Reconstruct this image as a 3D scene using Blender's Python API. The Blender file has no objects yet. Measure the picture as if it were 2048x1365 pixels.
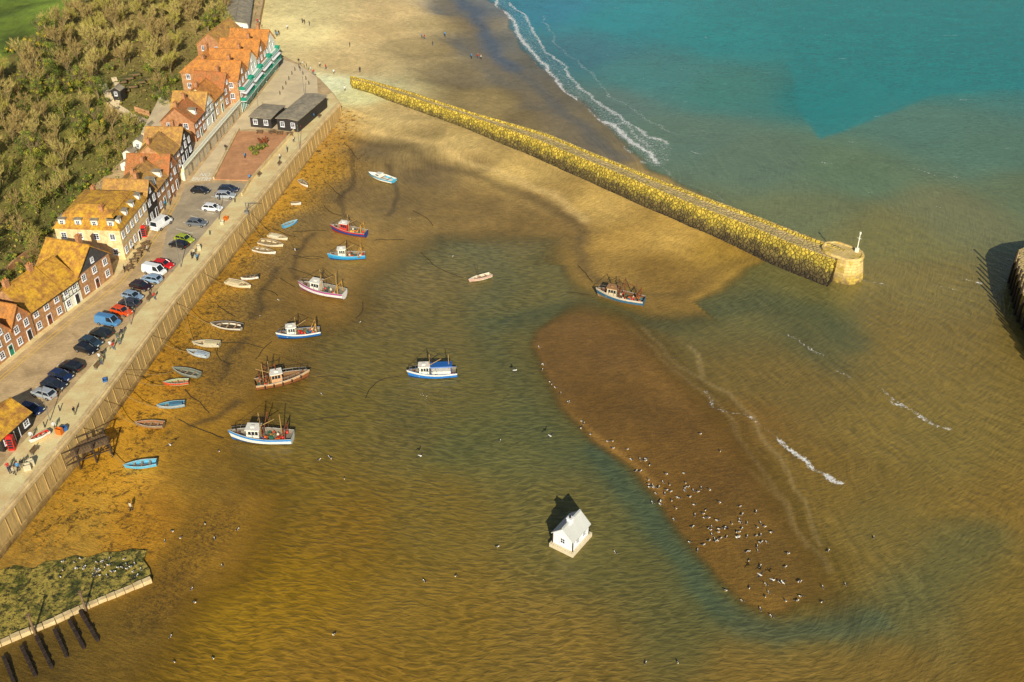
import bpy,bmesh,math,random
import numpy as np
from mathutils import Vector,Matrix
from mathutils.geometry import tessellate_polygon
random.seed(7); rng=np.random.default_rng(7)
# ---------- survey: ground position of a surveyed sight line at height z ----------
FL=2130.;PT=math.radians(34);HC=110.
SP,CP=math.sin(PT),math.cos(PT)
def P(x,y,z=0.):
    u=(x-1024)/FL; v=(y-682.5)/FL
    t=(HC-z)/(SP+v*CP)
    return (u*t,(CP-v*SP)*t,z)
def PP(l,z=0.): return [P(x,y,z)[:2] for x,y in l]
QZ=5.5
scene=bpy.context.scene
col=bpy.data.collections.new("harbour"); scene.collection.children.link(col)
def link(o): col.objects.link(o); return o
def lin(c): 
    c=c/255.; return c/12.92 if c<=.04045 else ((c+.055)/1.055)**2.4
GAIN=1.52
def C(r,g,b,k=None):
    k=GAIN if k is None else k
    return (min(lin(r)*k,.88),min(lin(g)*k,.88),min(lin(b)*k,.88),1)
# ---------- nodes ----------
def nd(nt,t,ins=None,**pr):
    n=nt.nodes.new(t)
    for k,v in pr.items(): setattr(n,k,v)
    for k,v in (ins or {}).items():
        s=n.inputs[k]
        if isinstance(v,bpy.types.NodeSocket): nt.links.new(v,s)
        else: s.default_value=v
    return n
def newmat(name):
    m=bpy.data.materials.new(name); m.use_nodes=True; nt=m.node_tree; nt.nodes.clear()
    out=nd(nt,'ShaderNodeOutputMaterial'); return m,nt,out
def mixc(nt,f,a,b,bt='MIX'):
    n=nt.nodes.new('ShaderNodeMix'); n.data_type='RGBA'; n.blend_type=bt
    for s,v in ((n.inputs[0],f),(n.inputs[6],a),(n.inputs[7],b)):
        if isinstance(v,bpy.types.NodeSocket): nt.links.new(v,s)
        else: s.default_value=v
    return n.outputs[2]
def ramp(nt,f,a,b,ca=(0,0,0,1),cb=(1,1,1,1)):
    n=nd(nt,'ShaderNodeValToRGB',{'Fac':f}); e=n.color_ramp.elements
    e[0].position=a;e[1].position=b;e[0].color=ca;e[1].color=cb; return n.outputs['Color']
def mth(nt,op,a,b=0.,c=None):
    n=nt.nodes.new('ShaderNodeMath'); n.operation=op
    for i,v in enumerate((a,b,c)):
        if v is None: continue
        if isinstance(v,bpy.types.NodeSocket): nt.links.new(v,n.inputs[i])
        else: n.inputs[i].default_value=v
    return n.outputs[0]
def fmix(nt,f,a,b):
    n=nt.nodes.new('ShaderNodeMix')
    for i,v in ((0,f),(2,a),(3,b)):
        if isinstance(v,bpy.types.NodeSocket): nt.links.new(v,n.inputs[i])
        else: n.inputs[i].default_value=v
    return n.outputs[0]
def noise(nt,vec,s,d=4,r=.6,dist=0.):
    return nd(nt,'ShaderNodeTexNoise',{'Vector':vec,'Scale':s,'Detail':d,'Roughness':r,'Distortion':dist}).outputs['Fac']
_mc={}
def mat(name,rgb,rough=.75,var=.25,scale=1.5,c2=None,bump=0.,metal=0.,spec=.5,bands=None,bscale=None,coat=0.):
    if name in _mc: return _mc[name]
    m,nt,out=newmat(name)
    tc=nd(nt,'ShaderNodeTexCoord').outputs['Object']
    c=C(*rgb)
    n1=noise(nt,tc,scale,6,.65)
    if c2: base=mixc(nt,ramp(nt,n1,.38,.62),c,C(*c2))
    else: base=c
    v=ramp(nt,noise(nt,tc,scale*3.1,5,.7),.25,.75,(1-var,)*3+(1,),(1+var*.6,)*3+(1,))
    base=mixc(nt,1.,base,v,'MULTIPLY')
    h=noise(nt,tc,bscale or scale*5,5,.7)
    if bands:
        w=nd(nt,'ShaderNodeTexWave',{'Vector':tc,'Scale':bands[1],'Distortion':.6,'Detail':2.},bands_direction=bands[0]).outputs['Fac']
        base=mixc(nt,bands[2],base,ramp(nt,w,0,.6,(.45,.45,.45,1),(1.1,1.1,1.1,1)),'MULTIPLY')
        h=mth(nt,'ADD',h,w)
    b=nd(nt,'ShaderNodeBsdfPrincipled',{'Base Color':base,'Roughness':rough,'Metallic':metal,'Specular IOR Level':spec,'Coat Weight':coat})
    if bump>0:
        bp=nd(nt,'ShaderNodeBump',{'Height':h,'Strength':bump,'Distance':.08})
        nt.links.new(bp.outputs[0],b.inputs['Normal'])
    nt.links.new(b.outputs[0],out.inputs[0]); _mc[name]=m; return m
# ---------- mesh builder ----------
class MB:
    def __init__(s): s.v=[];s.f=[];s.m=[]
    def add(s,vs,fs,m=0):
        o=len(s.v); s.v+=[tuple(v) for v in vs]; s.f+=[[i+o for i in f] for f in fs]; s.m+=[m]*len(fs)
    def hexa(s,b,t,m=0):
        s.add(list(b)+list(t),[[3,2,1,0],[4,5,6,7],[0,1,5,4],[1,2,6,5],[2,3,7,6],[3,0,4,7]],m)
    def box(s,x0,y0,z0,x1,y1,z1,m=0):
        s.hexa([(x0,y0,z0),(x1,y0,z0),(x1,y1,z0),(x0,y1,z0)],[(x0,y0,z1),(x1,y0,z1),(x1,y1,z1),(x0,y1,z1)],m)
    def cyl(s,a,b,r0,r1=None,n=8,m=0):
        r1=r0 if r1 is None else r1
        a=Vector(a);b=Vector(b);d=(b-a)
        if d.length<1e-6: return
        d.normalize(); q=d.orthogonal().normalized(); w=d.cross(q)
        vs=[];
        for p,r in ((a,r0),(b,r1)):
            for i in range(n):
                an=2*math.pi*i/n; vs.append(p+q*r*math.cos(an)+w*r*math.sin(an))
        s.add(vs,[[i,(i+1)%n,n+(i+1)%n,n+i] for i in range(n)]+[list(range(n))[::-1],list(range(n,2*n))],m)
    def ball(s,c,rx,ry,rz,m=0,n=8,k=5):
        vs=[];fs=[]
        for j in range(k+1):
            ph=math.pi*j/k
            for i in range(n):
                a=2*math.pi*i/n; vs.append((c[0]+rx*math.sin(ph)*math.cos(a),c[1]+ry*math.sin(ph)*math.sin(a),c[2]+rz*math.cos(ph)))
        for j in range(k):
            for i in range(n): fs.append([j*n+i,(j+1)*n+i,(j+1)*n+(i+1)%n,j*n+(i+1)%n])
        s.add(vs,fs,m)
    def obj(s,name,mats,parent=None,smooth=False,fix=True):
        me=bpy.data.meshes.new(name); me.from_pydata(s.v,[],s.f)
        for m in mats: me.materials.append(m)
        me.polygons.foreach_set('material_index',s.m)
        if fix:
            bm=bmesh.new(); bm.from_mesh(me); bmesh.ops.recalc_face_normals(bm,faces=bm.faces[:]); bm.to_mesh(me); bm.free()
        if smooth: me.polygons.foreach_set('use_smooth',[True]*len(me.polygons))
        me.update()
        o=bpy.data.objects.new(name,me); link(o)
        if parent: o.parent=parent
        return o
def empty(name,loc=(0,0,0),rz=0.,label=None,cat=None,group=None,rot=None):
    e=bpy.data.objects.new(name,None); e.empty_display_size=.5; link(e)
    e.location=loc; e.rotation_euler=rot or (0,0,rz); tag(e,label,cat,group); return e
def tag(o,label=None,cat=None,group=None,kind=None):
    if label:o["label"]=label
    if cat:o["category"]=cat
    if group:o["group"]=group
    if kind:o["kind"]=kind
    return o
def dup(src,loc,rot=(0,0,0),sc=1.,label=None,matmap=None):
    n=src.copy(); link(n); n.location=loc; n.rotation_euler=rot; n.scale=(sc,sc,sc) if not isinstance(sc,tuple) else sc
    if label:n["label"]=label
    def rec(a,b):
        for ch in a.children:
            c=ch.copy(); link(c); c.parent=b; rec(ch,c)
            if matmap:
                for sl in c.material_slots:
                    if sl.link=='OBJECT' and 'paint' in matmap: sl.material=matmap['paint']
    rec(src,n); return n
# ---------- numeric fields ----------
def mknoise(seed,base,octs=4):
    r=np.random.default_rng(seed); t=[]
    for o in range(octs):
        for k in range(5):
            a=r.uniform(0,2*np.pi); f=base*2**o*r.uniform(.7,1.4); t.append((f*np.cos(a),f*np.sin(a),r.uniform(0,6.28),.55**o/2.2))
    return lambda X,Y: sum(w*np.sin(fx*X+fy*Y+p+1.3*np.sin(fy*X*.7-fx*Y*.6+p)) for fx,fy,p,w in t)
def segd(X,Y,a,b):
    dx,dy=b[0]-a[0],b[1]-a[1]; L=dx*dx+dy*dy+1e-9
    t=np.clip(((X-a[0])*dx+(Y-a[1])*dy)/L,0,1)
    return np.hypot(X-a[0]-t*dx,Y-a[1]-t*dy),t
def lined(X,Y,pl):
    d=np.full(X.shape,1e9)
    for a,b in zip(pl[:-1],pl[1:]): d=np.minimum(d,segd(X,Y,a,b)[0])
    return d
def sdf(X,Y,poly): # positive inside
    d=lined(X,Y,poly+[poly[0]]); ins=np.zeros(X.shape,bool); n=len(poly)
    for i in range(n):
        x1,y1=poly[i];x2,y2=poly[(i+1)%n]
        if y1==y2: continue
        c=((y1>Y)!=(y2>Y))&(X<(x2-x1)*(Y-y1)/(y2-y1)+x1); ins^=c
    return np.where(ins,d,-d)
def ss(x,a,b):
    t=np.clip((x-a)/(b-a),0,1); return t*t*(3-2*t)
def interp(pts,vals,X,Y,e=5.):
    num=np.zeros(X.shape+(vals.shape[1],));den=np.zeros(X.shape)
    for p,v in zip(pts,vals):
        w=1/((X-p[0])**2+(Y-p[1])**2+e*e)**2
        num+=w[...,None]*v; den+=w
    return num/den[...,None]
xs=np.concatenate([[-3000,-1500,-800,-450,-300,-240],np.arange(-190,120,.55),[125,140,170,220,300,450,800,1500,3000]])
ys=np.concatenate([[-1500,-600,-200,0,40],np.arange(66,392,.55),[400,410,440,500,650,900,1500,3500]])
X,Y=np.meshgrid(xs,ys)
nz1=mknoise(1,.05,5);nz2=mknoise(2,.05,5);nz3=mknoise(3,.25,4);nz4=mknoise(5,.02,3)
N1=nz1(X,Y);N2=nz2(X,Y);N3=nz3(X,Y)
WX=X+2.2*N1;WY=Y+2.2*N2
edge_px=[(-260,1345),(0,1035),(175,832),(350,598),(520,395),(630,262),(680,207)]
edge=PP(edge_px,QZ)
qtop=edge+PP([(668,188),(640,158),(600,128),(566,112),(530,85),(516,55)],QZ)
land_poly=qtop+[(-86,380),(-95,450),(-600,450),(-600,40),(-130,40)]
BLy=[60,120,150,180,195,228,263,300,340,400,500]; BLx=[-112,-104,-99.5,-90,-93,-88,-84,-86,-82,-90,-100]
XB=np.interp(Y,BLy,BLx)
dback=XB-X
hill=QZ-.6+17*ss(dback,-1,42)+.6*N1*ss(dback,2,12)
sq=sdf(X,Y,land_poly)
wp=PP([(958,-60),(965,0),(1003,45),(1062,110),(1112,175),(1192,235),(1262,300),(1302,345),(1500,440),(1640,520),(1650,556),(1600,532),(1545,524),(1500,555),(1410,598),(1290,604),(1200,566),(1152,520),(1160,470),(1110,452),(1000,436),(900,442),(830,455),(770,500),(700,545),(640,620),(560,650),(510,710),(450,790),(440,850),(392,880),(410,960),(470,1030),(440,1130),(340,1190),(300,1290),(230,1365),(100,1600),(2600,1600),(2900,-60)])
wp[0]=(-20,700); wp[-1]=(1500,700); wp[-2]=(1500,-200)
wp[-3]=(-60,-200)
bar=PP([(1070,690),(1080,662),(1112,650),(1160,648),(1195,656),(1240,696),(1304,768),(1386,862),(1455,955),(1512,1040),(1565,1120),(1605,1190),(1580,1220),(1545,1222),(1495,1196),(1440,1150),(1385,1090),(1330,1035),(1300,985),(1262,930),(1190,880),(1120,810),(1085,745)])
dbar=sdf(X+.8*N1,Y+.8*N2,bar)
D=np.minimum(sdf(WX,WY,wp),-dbar)
g=[(620,60,4.2,218,190,134),(560,20,4.5,216,190,134),(750,60,2.6,200,172,118),(850,100,1.4,152,132,90),(930,150,.7,126,110,76),(700,120,3.6,192,166,114),(800,20,2,204,176,122),(860,40,1.2,168,146,100),
(920,20,.4,104,108,108),(960,90,.3,94,94,88),(1020,150,.2,94,90,78),(1090,215,.2,98,90,70),(1180,270,.2,108,96,68),(940,200,1.2,144,124,80),(1050,235,.8,126,108,70),
(655,165,5.2,244,218,166),(700,185,4.6,232,202,146),(760,215,3.2,204,176,116),(900,270,2.2,190,162,100),(1050,330,1.7,186,156,90),(1200,405,1.4,180,148,80),(1350,475,1.1,172,138,68),(1480,520,.6,144,114,48),(1250,480,1.1,172,136,66),(1330,540,.5,126,98,42),(1230,530,.6,142,112,52),
(700,245,2.2,188,162,104),(800,280,1.3,158,134,84),(950,320,1.,154,128,76),(1080,390,.8,150,122,68),
(720,300,.7,114,96,62),(850,335,.4,114,94,56),(960,390,.3,122,98,52),(1060,430,.3,120,96,50),(800,400,.3,118,96,52),(700,380,.4,122,98,54),(1110,440,.4,118,94,48),(1145,430,.7,126,100,54),
(665,285,1.6,166,128,60),(625,345,1.1,182,138,50),(570,415,1,178,134,46),(500,490,.9,160,120,44),(440,580,.8,146,110,42),(390,665,.7,144,108,36),(340,740,.7,144,104,32),(270,850,.6,180,130,36),(200,970,.6,198,144,42),(110,1060,.6,174,134,50),(255,1060,.5,166,116,28),(380,1090,.3,132,98,28),(620,440,.4,124,100,54),(560,520,.4,124,98,50),(500,610,.3,120,94,42),(440,730,.3,122,94,38),(350,900,.3,138,102,28),(400,950,.2,128,98,32),(330,1180,.3,116,86,26),(250,1300,.3,104,80,26),(100,1320,.3,92,72,26),(20,1100,.6,152,120,54),
(1150,700,.5,114,84,38),(1250,800,.5,112,82,34),(1350,930,.5,110,80,32),(1450,1050,.5,108,80,32),(1570,1160,.3,106,80,32),(1640,1200,.3,106,80,34)]
GG=1.4
gp=[P(a[0],a[1],a[2])[:2] for a in g]
gv=np.array([[a[2]]+list(C(*a[3:],GG)[:3]) for a in g])
G=interp(gp,gv,WX,WY,4.)
zl=G[...,0]
zg=np.where(D<0,np.minimum(zl,.03+.045*(-D)),-np.minimum(2.,.05*D))
zg=zg+.04*N3*(D<-2)
inside=sq>1.2
zg=np.where(inside,hill,zg)
zg=np.where(inside&(dback<0),QZ-.8,zg)
gc=G[...,1:4].copy()
gc*= (1+.10*N1+.07*N3)[...,None]
def paint(arr,w,rgb,k=1.36): 
    c=np.array(C(*rgb,k)[:3]); arr[:]=arr*(1-w[...,None])+c*w[...,None]
def stk(pl,wd,soft,z=0.,warp=True): 
    A,B=(WX,WY) if warp else (X,Y)
    return 1-ss(lined(A,B,PP(pl,z)),wd*(1-soft),wd)
wl_=[(900,-40),(925,10),(968,75),(1035,140),(1105,215),(1190,280),(1255,320)]
paint(gc,.8*stk([(x-14,y+8) for x,y in wl_],10,.9,.3),(116,102,76))
paint(gc,.7*stk(wl_[:4],5.5,1.,.2),(64,84,104)); paint(gc,.55*stk(wl_[3:],4,1.,.2),(84,86,84))  # blue-grey sky sheen of the wet shore painted into the sand colour
paint(gc,.55*stk([(690,285),(800,300),(900,330),(1000,358),(1090,400),(1150,430),(1172,455),(1152,495),(1165,530),(1200,560)],3.0,1.,.5),(84,70,44))
paint(gc,.5*stk([(700,262),(850,290),(1000,335),(1110,385),(1180,430)],2.5,1.,.8),(208,176,112))
paint(gc,.45*stk([(1200,560),(1290,595),(1380,590),(1450,560),(1540,520)],3,1.,.3),(98,80,42))
for pl in ([(690,300),(700,350),(680,400),(705,440)],[(760,330),(800,380),(790,420)],[(640,470),(600,520),(590,560)],[(560,540),(530,600),(500,640)],[(480,680),(440,720),(430,770)],[(470,800),(430,840),(360,860)],[(880,460),(870,500),(900,530)]):
    paint(gc,.6*stk(pl,1.2,1.,.4),(66,54,34))
paint(gc,.45*(1-ss(np.abs(dbar-.6),0,1.2))*(X<P(1330,1000)[0])*(Y>P(1,1060)[1])*(X<P(1110,800)[0]+.75*(P(1110,800)[1]-Y)),(158,118,56))
weedpl=[(680,250),(640,320),(590,390),(530,450),(470,530),(420,610),(370,690),(300,790),(230,880),(150,980),(40,1070)]
weed=1-ss(lined(WX,WY,PP(weedpl,.8)),2,9)
weed=np.maximum(weed,.9*(1-ss(lined(WX,WY,PP([(260,860),(230,960),(170,1040),(230,1090)],.6)),3,8)))
weed2=.9*(1-ss(lined(WX,WY,PP([(430,1060),(380,1110),(340,1180),(290,1240)],.3)),2,6))
weed2=np.maximum(weed2,.8*(1-ss(lined(WX,WY,PP([(690,330),(650,390),(600,430),(560,500),(520,540),(470,640),(420,700),(400,800)],.4)),2,9)))
wet=ss(-zl,-1.3,-.5)
wet=np.maximum(wet,1-ss(np.abs(D),0,8))
hn=.5+.5*N1
hillc=np.array(C(84,86,36)[:3])[None,None]*(1-hn[...,None])+np.array(C(118,104,56)[:3])[None,None]*hn[...,None]
fpoly=PP([(-500,-260),(215,-260),(190,0),(118,62),(78,95),(48,116),(-500,210)],20)
fpoly2=PP([(-80,110),(34,116),(44,150),(24,178),(-80,196)],17)
field=ss(sdf(WX,WY,fpoly),0,2); field2=ss(sdf(WX,WY,fpoly2),0,2)
fw=np.maximum(field,field2)[...,None]
hillc=hillc*(1-fw)+np.array(C(94,110,36)[:3])[None,None]*fw*(1+.2*N3[...,None]+.15*N1[...,None])
gc=np.where((inside)[...,None],hillc,gc)
weed=np.where(inside,0,weed);weed2=np.where(inside,0,weed2);wet=np.where(inside,0,wet)
pa=P(1600,800)
plane=.83*X+.56*Y; c0=.83*pa[0]+.56*pa[1]-float(-sdf(np.array([pa[0]]),np.array([pa[1]]),bar)[0])
dB=-sdf(X,Y,bar); tB=ss(dB,8,60)
phR=(dB+c0)*(1-tB)+plane*tB+1.8*N1; alR=-.56*X+.83*Y
pc=P(1000,330); RR=np.hypot(X-pc[0],Y-pc[1]); phL=RR+1.1*N2; alL=X+.15*Y
wav=np.stack([phR,alR,phL,alL],-1)
def gridmesh(name,zz,cc,aux,material):
    ny,nx=X.shape; me=bpy.data.meshes.new(name)
    co=np.stack([X,Y,zz],-1).reshape(-1,3).astype(np.float32)
    idx=np.arange(ny*nx).reshape(ny,nx)
    q=np.stack([idx[:-1,:-1],idx[:-1,1:],idx[1:,1:],idx[1:,:-1]],-1).reshape(-1,4)
    me.vertices.add(len(co)); me.vertices.foreach_set('co',co.ravel())
    me.loops.add(q.size); me.loops.foreach_set('vertex_index',q.ravel().astype(np.int32))
    me.polygons.add(len(q)); me.polygons.foreach_set('loop_start',np.arange(0,q.size,4,dtype=np.int32)); me.polygons.foreach_set('loop_total',np.full(len(q),4,dtype=np.int32))
    me.polygons.foreach_set('use_smooth',np.ones(len(q),dtype=bool))
    me.update(calc_edges=True)
    for nm,a in (('Col',cc),('Aux',aux),('Wav',wav)):
        at=me.color_attributes.new(nm,'FLOAT_COLOR','POINT')
        if a.shape[-1]==3: a=np.concatenate([a,np.ones(a.shape[:2]+(1,))],-1)
        if nm!='Wav': a=np.clip(a,0,4)
        at.data.foreach_set('color',a.astype(np.float32).ravel())
    me.materials.append(material)
    o=bpy.data.objects.new(name,me); link(o); return o
def wavevec(nt,ar=.24,al=.34):
    a=nd(nt,'ShaderNodeAttribute',attribute_name='Wav'); s=nd(nt,'ShaderNodeSeparateXYZ',{0:a.outputs['Vector']})
    R=nd(nt,'ShaderNodeCombineXYZ',{0:s.outputs[0],1:mth(nt,'MULTIPLY',s.outputs[1],ar)}).outputs[0]
    L=nd(nt,'ShaderNodeCombineXYZ',{0:s.outputs[2],1:mth(nt,'MULTIPLY',a.outputs['Alpha'],al)}).outputs[0]
    return R,L
m,nt,out=newmat('wet_and_dry_sand')
tc=nd(nt,'ShaderNodeTexCoord').outputs['Object']
at=nd(nt,'ShaderNodeAttribute',attribute_name='Col').outputs['Color']
au=nd(nt,'ShaderNodeSeparateColor',{'Color':nd(nt,'ShaderNodeAttribute',attribute_name='Aux').outputs['Color']})
weedv,wetv,w2v=au.outputs[0],au.outputs[1],au.outputs[2]
VR,VL=wavevec(nt)
c=mixc(nt,1.,at,ramp(nt,noise(nt,tc,.35,8,.7,.6),.3,.7,(.8,.8,.8,1),(1.17,1.16,1.14,1)),'MULTIPLY')
c=mixc(nt,1.,c,ramp(nt,noise(nt,tc,3.,5,.8),.35,.65,(.8,.8,.8,1),(1.18,1.18,1.18,1)),'MULTIPLY')
rp=noise(nt,VL,2.,2,.5,.4)
c=mixc(nt,1.,c,ramp(nt,rp,.38,.62,(.9,.9,.9,1),(1.1,1.1,1.08,1)),'MULTIPLY')
wn=noise(nt,tc,1.1,8,.85)
f=mth(nt,'MULTIPLY',weedv,ramp(nt,wn,.46,.56)); c=mixc(nt,mth(nt,'MULTIPLY',f,.7),c,C(180,130,36))
wn2=noise(nt,tc,.8,9,.85,.5)
f=mth(nt,'MULTIPLY',weedv,ramp(nt,wn2,.52,.57)); c=mixc(nt,mth(nt,'MULTIPLY',f,.9),c,C(62,48,22))
f=mth(nt,'MULTIPLY',w2v,ramp(nt,noise(nt,tc,1.7,8,.85),.49,.56)); c=mixc(nt,mth(nt,'MULTIPLY',f,.8),c,C(58,44,20))
rg=mth(nt,'SUBTRACT',.85,mth(nt,'MULTIPLY',wetv,.42))
hh=mth(nt,'ADD',mth(nt,'MULTIPLY',rp,.6),mth(nt,'MULTIPLY',noise(nt,tc,3.5,5,.7),.7))
bp=nd(nt,'ShaderNodeBump',{'Height':hh,'Strength':.8,'Distance':.2})
b=nd(nt,'ShaderNodeBsdfPrincipled',{'Base Color':c,'Roughness':rg,'Normal':bp.outputs[0],'Specular IOR Level':.3})
nt.links.new(b.outputs[0],out.inputs[0])
aux=np.stack([weed,wet,weed2,np.ones_like(weed)],-1)
gro=gridmesh('ground',zg,gc,aux,m); tag(gro,kind='structure')
# water
w_=[(1080,20,30,116,138),(1250,40,18,124,132),(1450,60,14,124,126),(1620,60,2,122,124),(1800,60,0,120,122),(1980,60,0,116,122),(2100,130,4,112,116),(1640,200,0,112,112),(1800,150,0,114,114),
(1150,110,46,104,116),(1300,150,58,118,116),(1450,180,54,116,108),(1220,220,84,110,102),(1380,280,86,110,94),(1500,330,88,108,86),(1700,350,90,112,82),(1950,300,80,114,96),(1850,260,76,114,100),(2080,400,94,108,76),(1900,430,108,108,70),(1600,430,100,106,70),(1780,470,112,106,58),
(1850,560,118,104,54),(1950,700,114,96,46),(1800,680,114,96,46),(1900,880,110,94,44),(1780,850,112,94,44),(2050,1000,114,92,40),(1650,650,90,88,52),(1500,600,98,94,54),(1350,640,92,86,48),(1600,780,108,90,44),(1700,1000,106,86,38),(1820,1060,100,86,42),(1500,850,112,86,38),(1470,770,108,90,44),(1300,690,104,88,44),(1620,950,108,86,38),(1700,1160,104,86,38),(1900,1250,100,88,46),(2060,1200,108,90,40),
(900,500,108,100,60),(820,560,114,98,54),(950,450,112,98,56),(1050,570,102,94,52),(1000,640,96,90,50),(1000,720,96,88,46),(850,650,104,92,48),(700,720,106,92,44),(720,620,112,94,48),(800,850,98,86,42),(950,880,88,86,46),(640,830,104,90,38),(600,950,110,88,30),(700,1050,112,86,26),(900,1030,104,86,34),(1060,900,88,86,48),(1100,1000,96,88,46),(1230,1110,92,86,46),(1180,950,92,86,48),(1350,1220,90,86,48),(900,1250,116,92,34),(620,1150,120,92,20),(500,1250,122,94,22),(1100,1300,114,92,40),(1500,1330,114,92,42),(1850,1340,106,86,40),(2060,1340,106,84,34),(420,1120,120,92,24),(350,1320,114,88,26),(700,1330,118,90,30),(500,900,114,92,36),(560,740,116,94,44)]
GW=1.38
wpts=[P(a[0],a[1],0)[:2] for a in w_]; wv=np.array([C(*a[2:],GW)[:3] for a in w_])
wc=interp(wpts,wv,WX,WY,4.5)
wc*=(1+.06*N1+.05*nz4(X,Y))[...,None]
bax=PP([(1110,660),(1330,880),(1620,1220)])
side=ss((X-np.interp(-Y,[-b_[1] for b_ in bax],[b_[0] for b_ in bax])),-2,6)
paint(wc,.6*(1-ss(-dbar,0,8))*side,(112,86,38),GG)
paint(wc,.8*ss(sdf(X+.8*N1,Y+.8*N2,PP([(1625,-200),(1615,0),(1572,130),(1598,225),(1642,282),(1702,262),(1870,192),(2048,180),(2500,180),(2500,-200)])),-1.,1.5),(0,114,116),1.5)
ch1=[(1180,900),(1250,1010),(1330,1110),(1420,1200),(1500,1250),(1600,1285),(1720,1285),(1820,1245),(1920,1170),(1990,1070)]
paint(wc,.45*stk(ch1,7.,.9),(72,84,56)); paint(wc,.45*stk(ch1[:8],3.5,.9),(60,84,68))
paint(wc,.5*stk([(1000,640),(1100,630),(1200,628),(1300,640),(1420,625),(1530,600),(1640,620),(1720,680)],6,.9),(66,76,52))
paint(wc,.4*stk([(1540,620),(1620,680),(1680,730)],6,.9),(72,74,48))
paint(wc,.3*stk([(950,640),(1000,760),(1060,840),(1130,920)],6,1.),(68,80,54))
paint(wc,.25*stk([(880,470),(960,500),(1000,560),(960,600)],6,1.),(70,84,62))
paint(wc,.2*stk([(780,790),(850,880),(930,900),(1000,860)],6,1.),(64,72,48))
for pl in ([(1225,655),(1290,700),(1375,780),(1452,855),(1522,940),(1600,1035),(1650,1105)],[(1270,660),(1350,740),(1450,800),(1540,890),(1600,960)],[(1480,930),(1560,1000),(1640,1080),(1720,1160)],[(1380,690),(1400,720),(1390,760)],[(1590,960),(1640,1010),(1690,1100)]):
    paint(wc,.28*(1-ss(lined(WX,WY,PP(pl)),0,.9)),(180,154,104))
foam=np.zeros_like(X); F1=nz1(X*2.2,Y*2.2);F2=nz2(X*2.2,Y*2.2)
def foamline(pl,wd,st):
    global foam
    foam=np.maximum(foam,st*(1-ss(lined(X+1.5*F1,Y+1.5*F2,PP(pl)),wd*.1,wd)))
main=[(975,-40),(985,20),(1030,60),(1066,110),(1110,165),(1150,195),(1200,232),(1245,265),(1285,300),(1300,325)]
foamline(main,2.1,.86); foamline(main,8,.62)
foamline([(x+20,y-6) for x,y in main],7,.58)
foamline([(x-26,y+8) for x,y in main[:-1]],1.4,.75)
foamline([(x-48,y+10) for x,y in main[:5]],1.3,.7)
foamline([(x+30,y-12) for x,y in main[1:-1]],1.7,.78)
foamline([(x+58,y-26) for x,y in main[2:-1]],1.8,.62)
foamline([(x+14,y+14) for x,y in main[1:-2]],1.5,.72)
foamline([(1040,130),(1075,180),(1120,215),(1180,268),(1240,300),(1275,325)],1.4,.72)
foamline([(1010,100),(1050,160),(1090,200),(1150,255)],1.1,.66)
foamline([(1490,820),(1530,860),(1565,888),(1600,915),(1640,945),(1695,980)],1.1,.7)
foamline([(1560,885),(1600,915),(1630,940)],1.5,.85);foamline([(1650,950),(1690,980)],1.2,.85)
for pl in ([(1770,797),(1800,808)],[(1845,828),(1900,842)],[(1660,742),(1690,756)],[(1725,570),(1752,575)],[(1850,574),(1912,580)],[(1370,305),(1395,314)],[(1830,340),(1860,345)],[(1580,675),(1640,705)],[(1930,560),(1970,570)],[(1410,760),(1440,800),(1490,820)],[(1740,768),(1790,800),(1850,830)]):
    foamline(pl,1.,.7)
foamline([(1205,250),(1245,240),(1290,290)],1.6,.7)
foamline([(1300,330),(1360,360),(1450,395)],1.6,.6)
for k in range(120):
    px=random.uniform(1200,2040);py=random.uniform(5,430)
    if py>330+(px-1300)*.3: continue
    foamline([(px,py),(px+random.uniform(6,14),py+random.uniform(1,5))],.8,random.uniform(.5,.72))
innerleft=(X<P(1185,600)[0])&(Y<220)
wide=np.where(innerleft,13.,2.4)
wide=np.where((dbar<0)&(-dbar<22),2.2+10*side,wide)
opac=ss(D,-.3,wide)*.9+.1*ss(D,2,9)
chop=interp([P(*q)[:2] for q in ((1500,100),(1300,200),(1900,300),(2000,100),(1200,60),(800,900),(900,600),(600,1200),(1300,1150),(1100,1000),(1900,600),(1900,900),(1700,1150),(1650,450),(1600,800),(1900,1200),(1500,640),(1500,1330),(1100,1300))],np.array([[1],[.9],[1],[1],[.9],[.0],[0],[0],[.0],[0],[.8],[.8],[.7],[.8],[.8],[.6],[.5],[.2],[.0]],float),X,Y,8)[...,0]
outer=interp([P(*q)[:2] for q in ((1500,100),(1300,200),(1900,300),(2000,100),(1200,60),(800,900),(900,600),(1100,1000),(1900,600),(1900,900),(1700,1150),(1650,450),(1600,700),(1900,480))],np.array([[1],[1],[.8],[1],[1],[.0],[0],[0],[.1],[0],[0],[.6],[0],[.3]],float),X,Y,8)[...,0]
m,nt,out=newmat('harbour_water')
tc=nd(nt,'ShaderNodeTexCoord').outputs['Object']
at=nd(nt,'ShaderNodeAttribute',attribute_name='Col').outputs['Color']
aa=nd(nt,'ShaderNodeAttribute',attribute_name='Aux')
au=nd(nt,'ShaderNodeSeparateColor',{'Color':aa.outputs['Color']})
fo,op_,ch,ou=au.outputs[0],au.outputs[1],au.outputs[2],aa.outputs['Alpha']
VR,VL=wavevec(nt)
rL=noise(nt,VL,1.7,3,.5,.5)
wv_=nd(nt,'ShaderNodeTexWave',{'Vector':VR,'Scale':.13,'Distortion':7.,'Detail':4.,'Detail Scale':1.1,'Detail Roughness':.65},bands_direction='X').outputs['Fac']
rR=mth(nt,'ADD',mth(nt,'MULTIPLY',noise(nt,VR,1.1,5,.62,.5),.6),mth(nt,'MULTIPLY',noise(nt,VL,1.9,3,.55,.4),.4))
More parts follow.
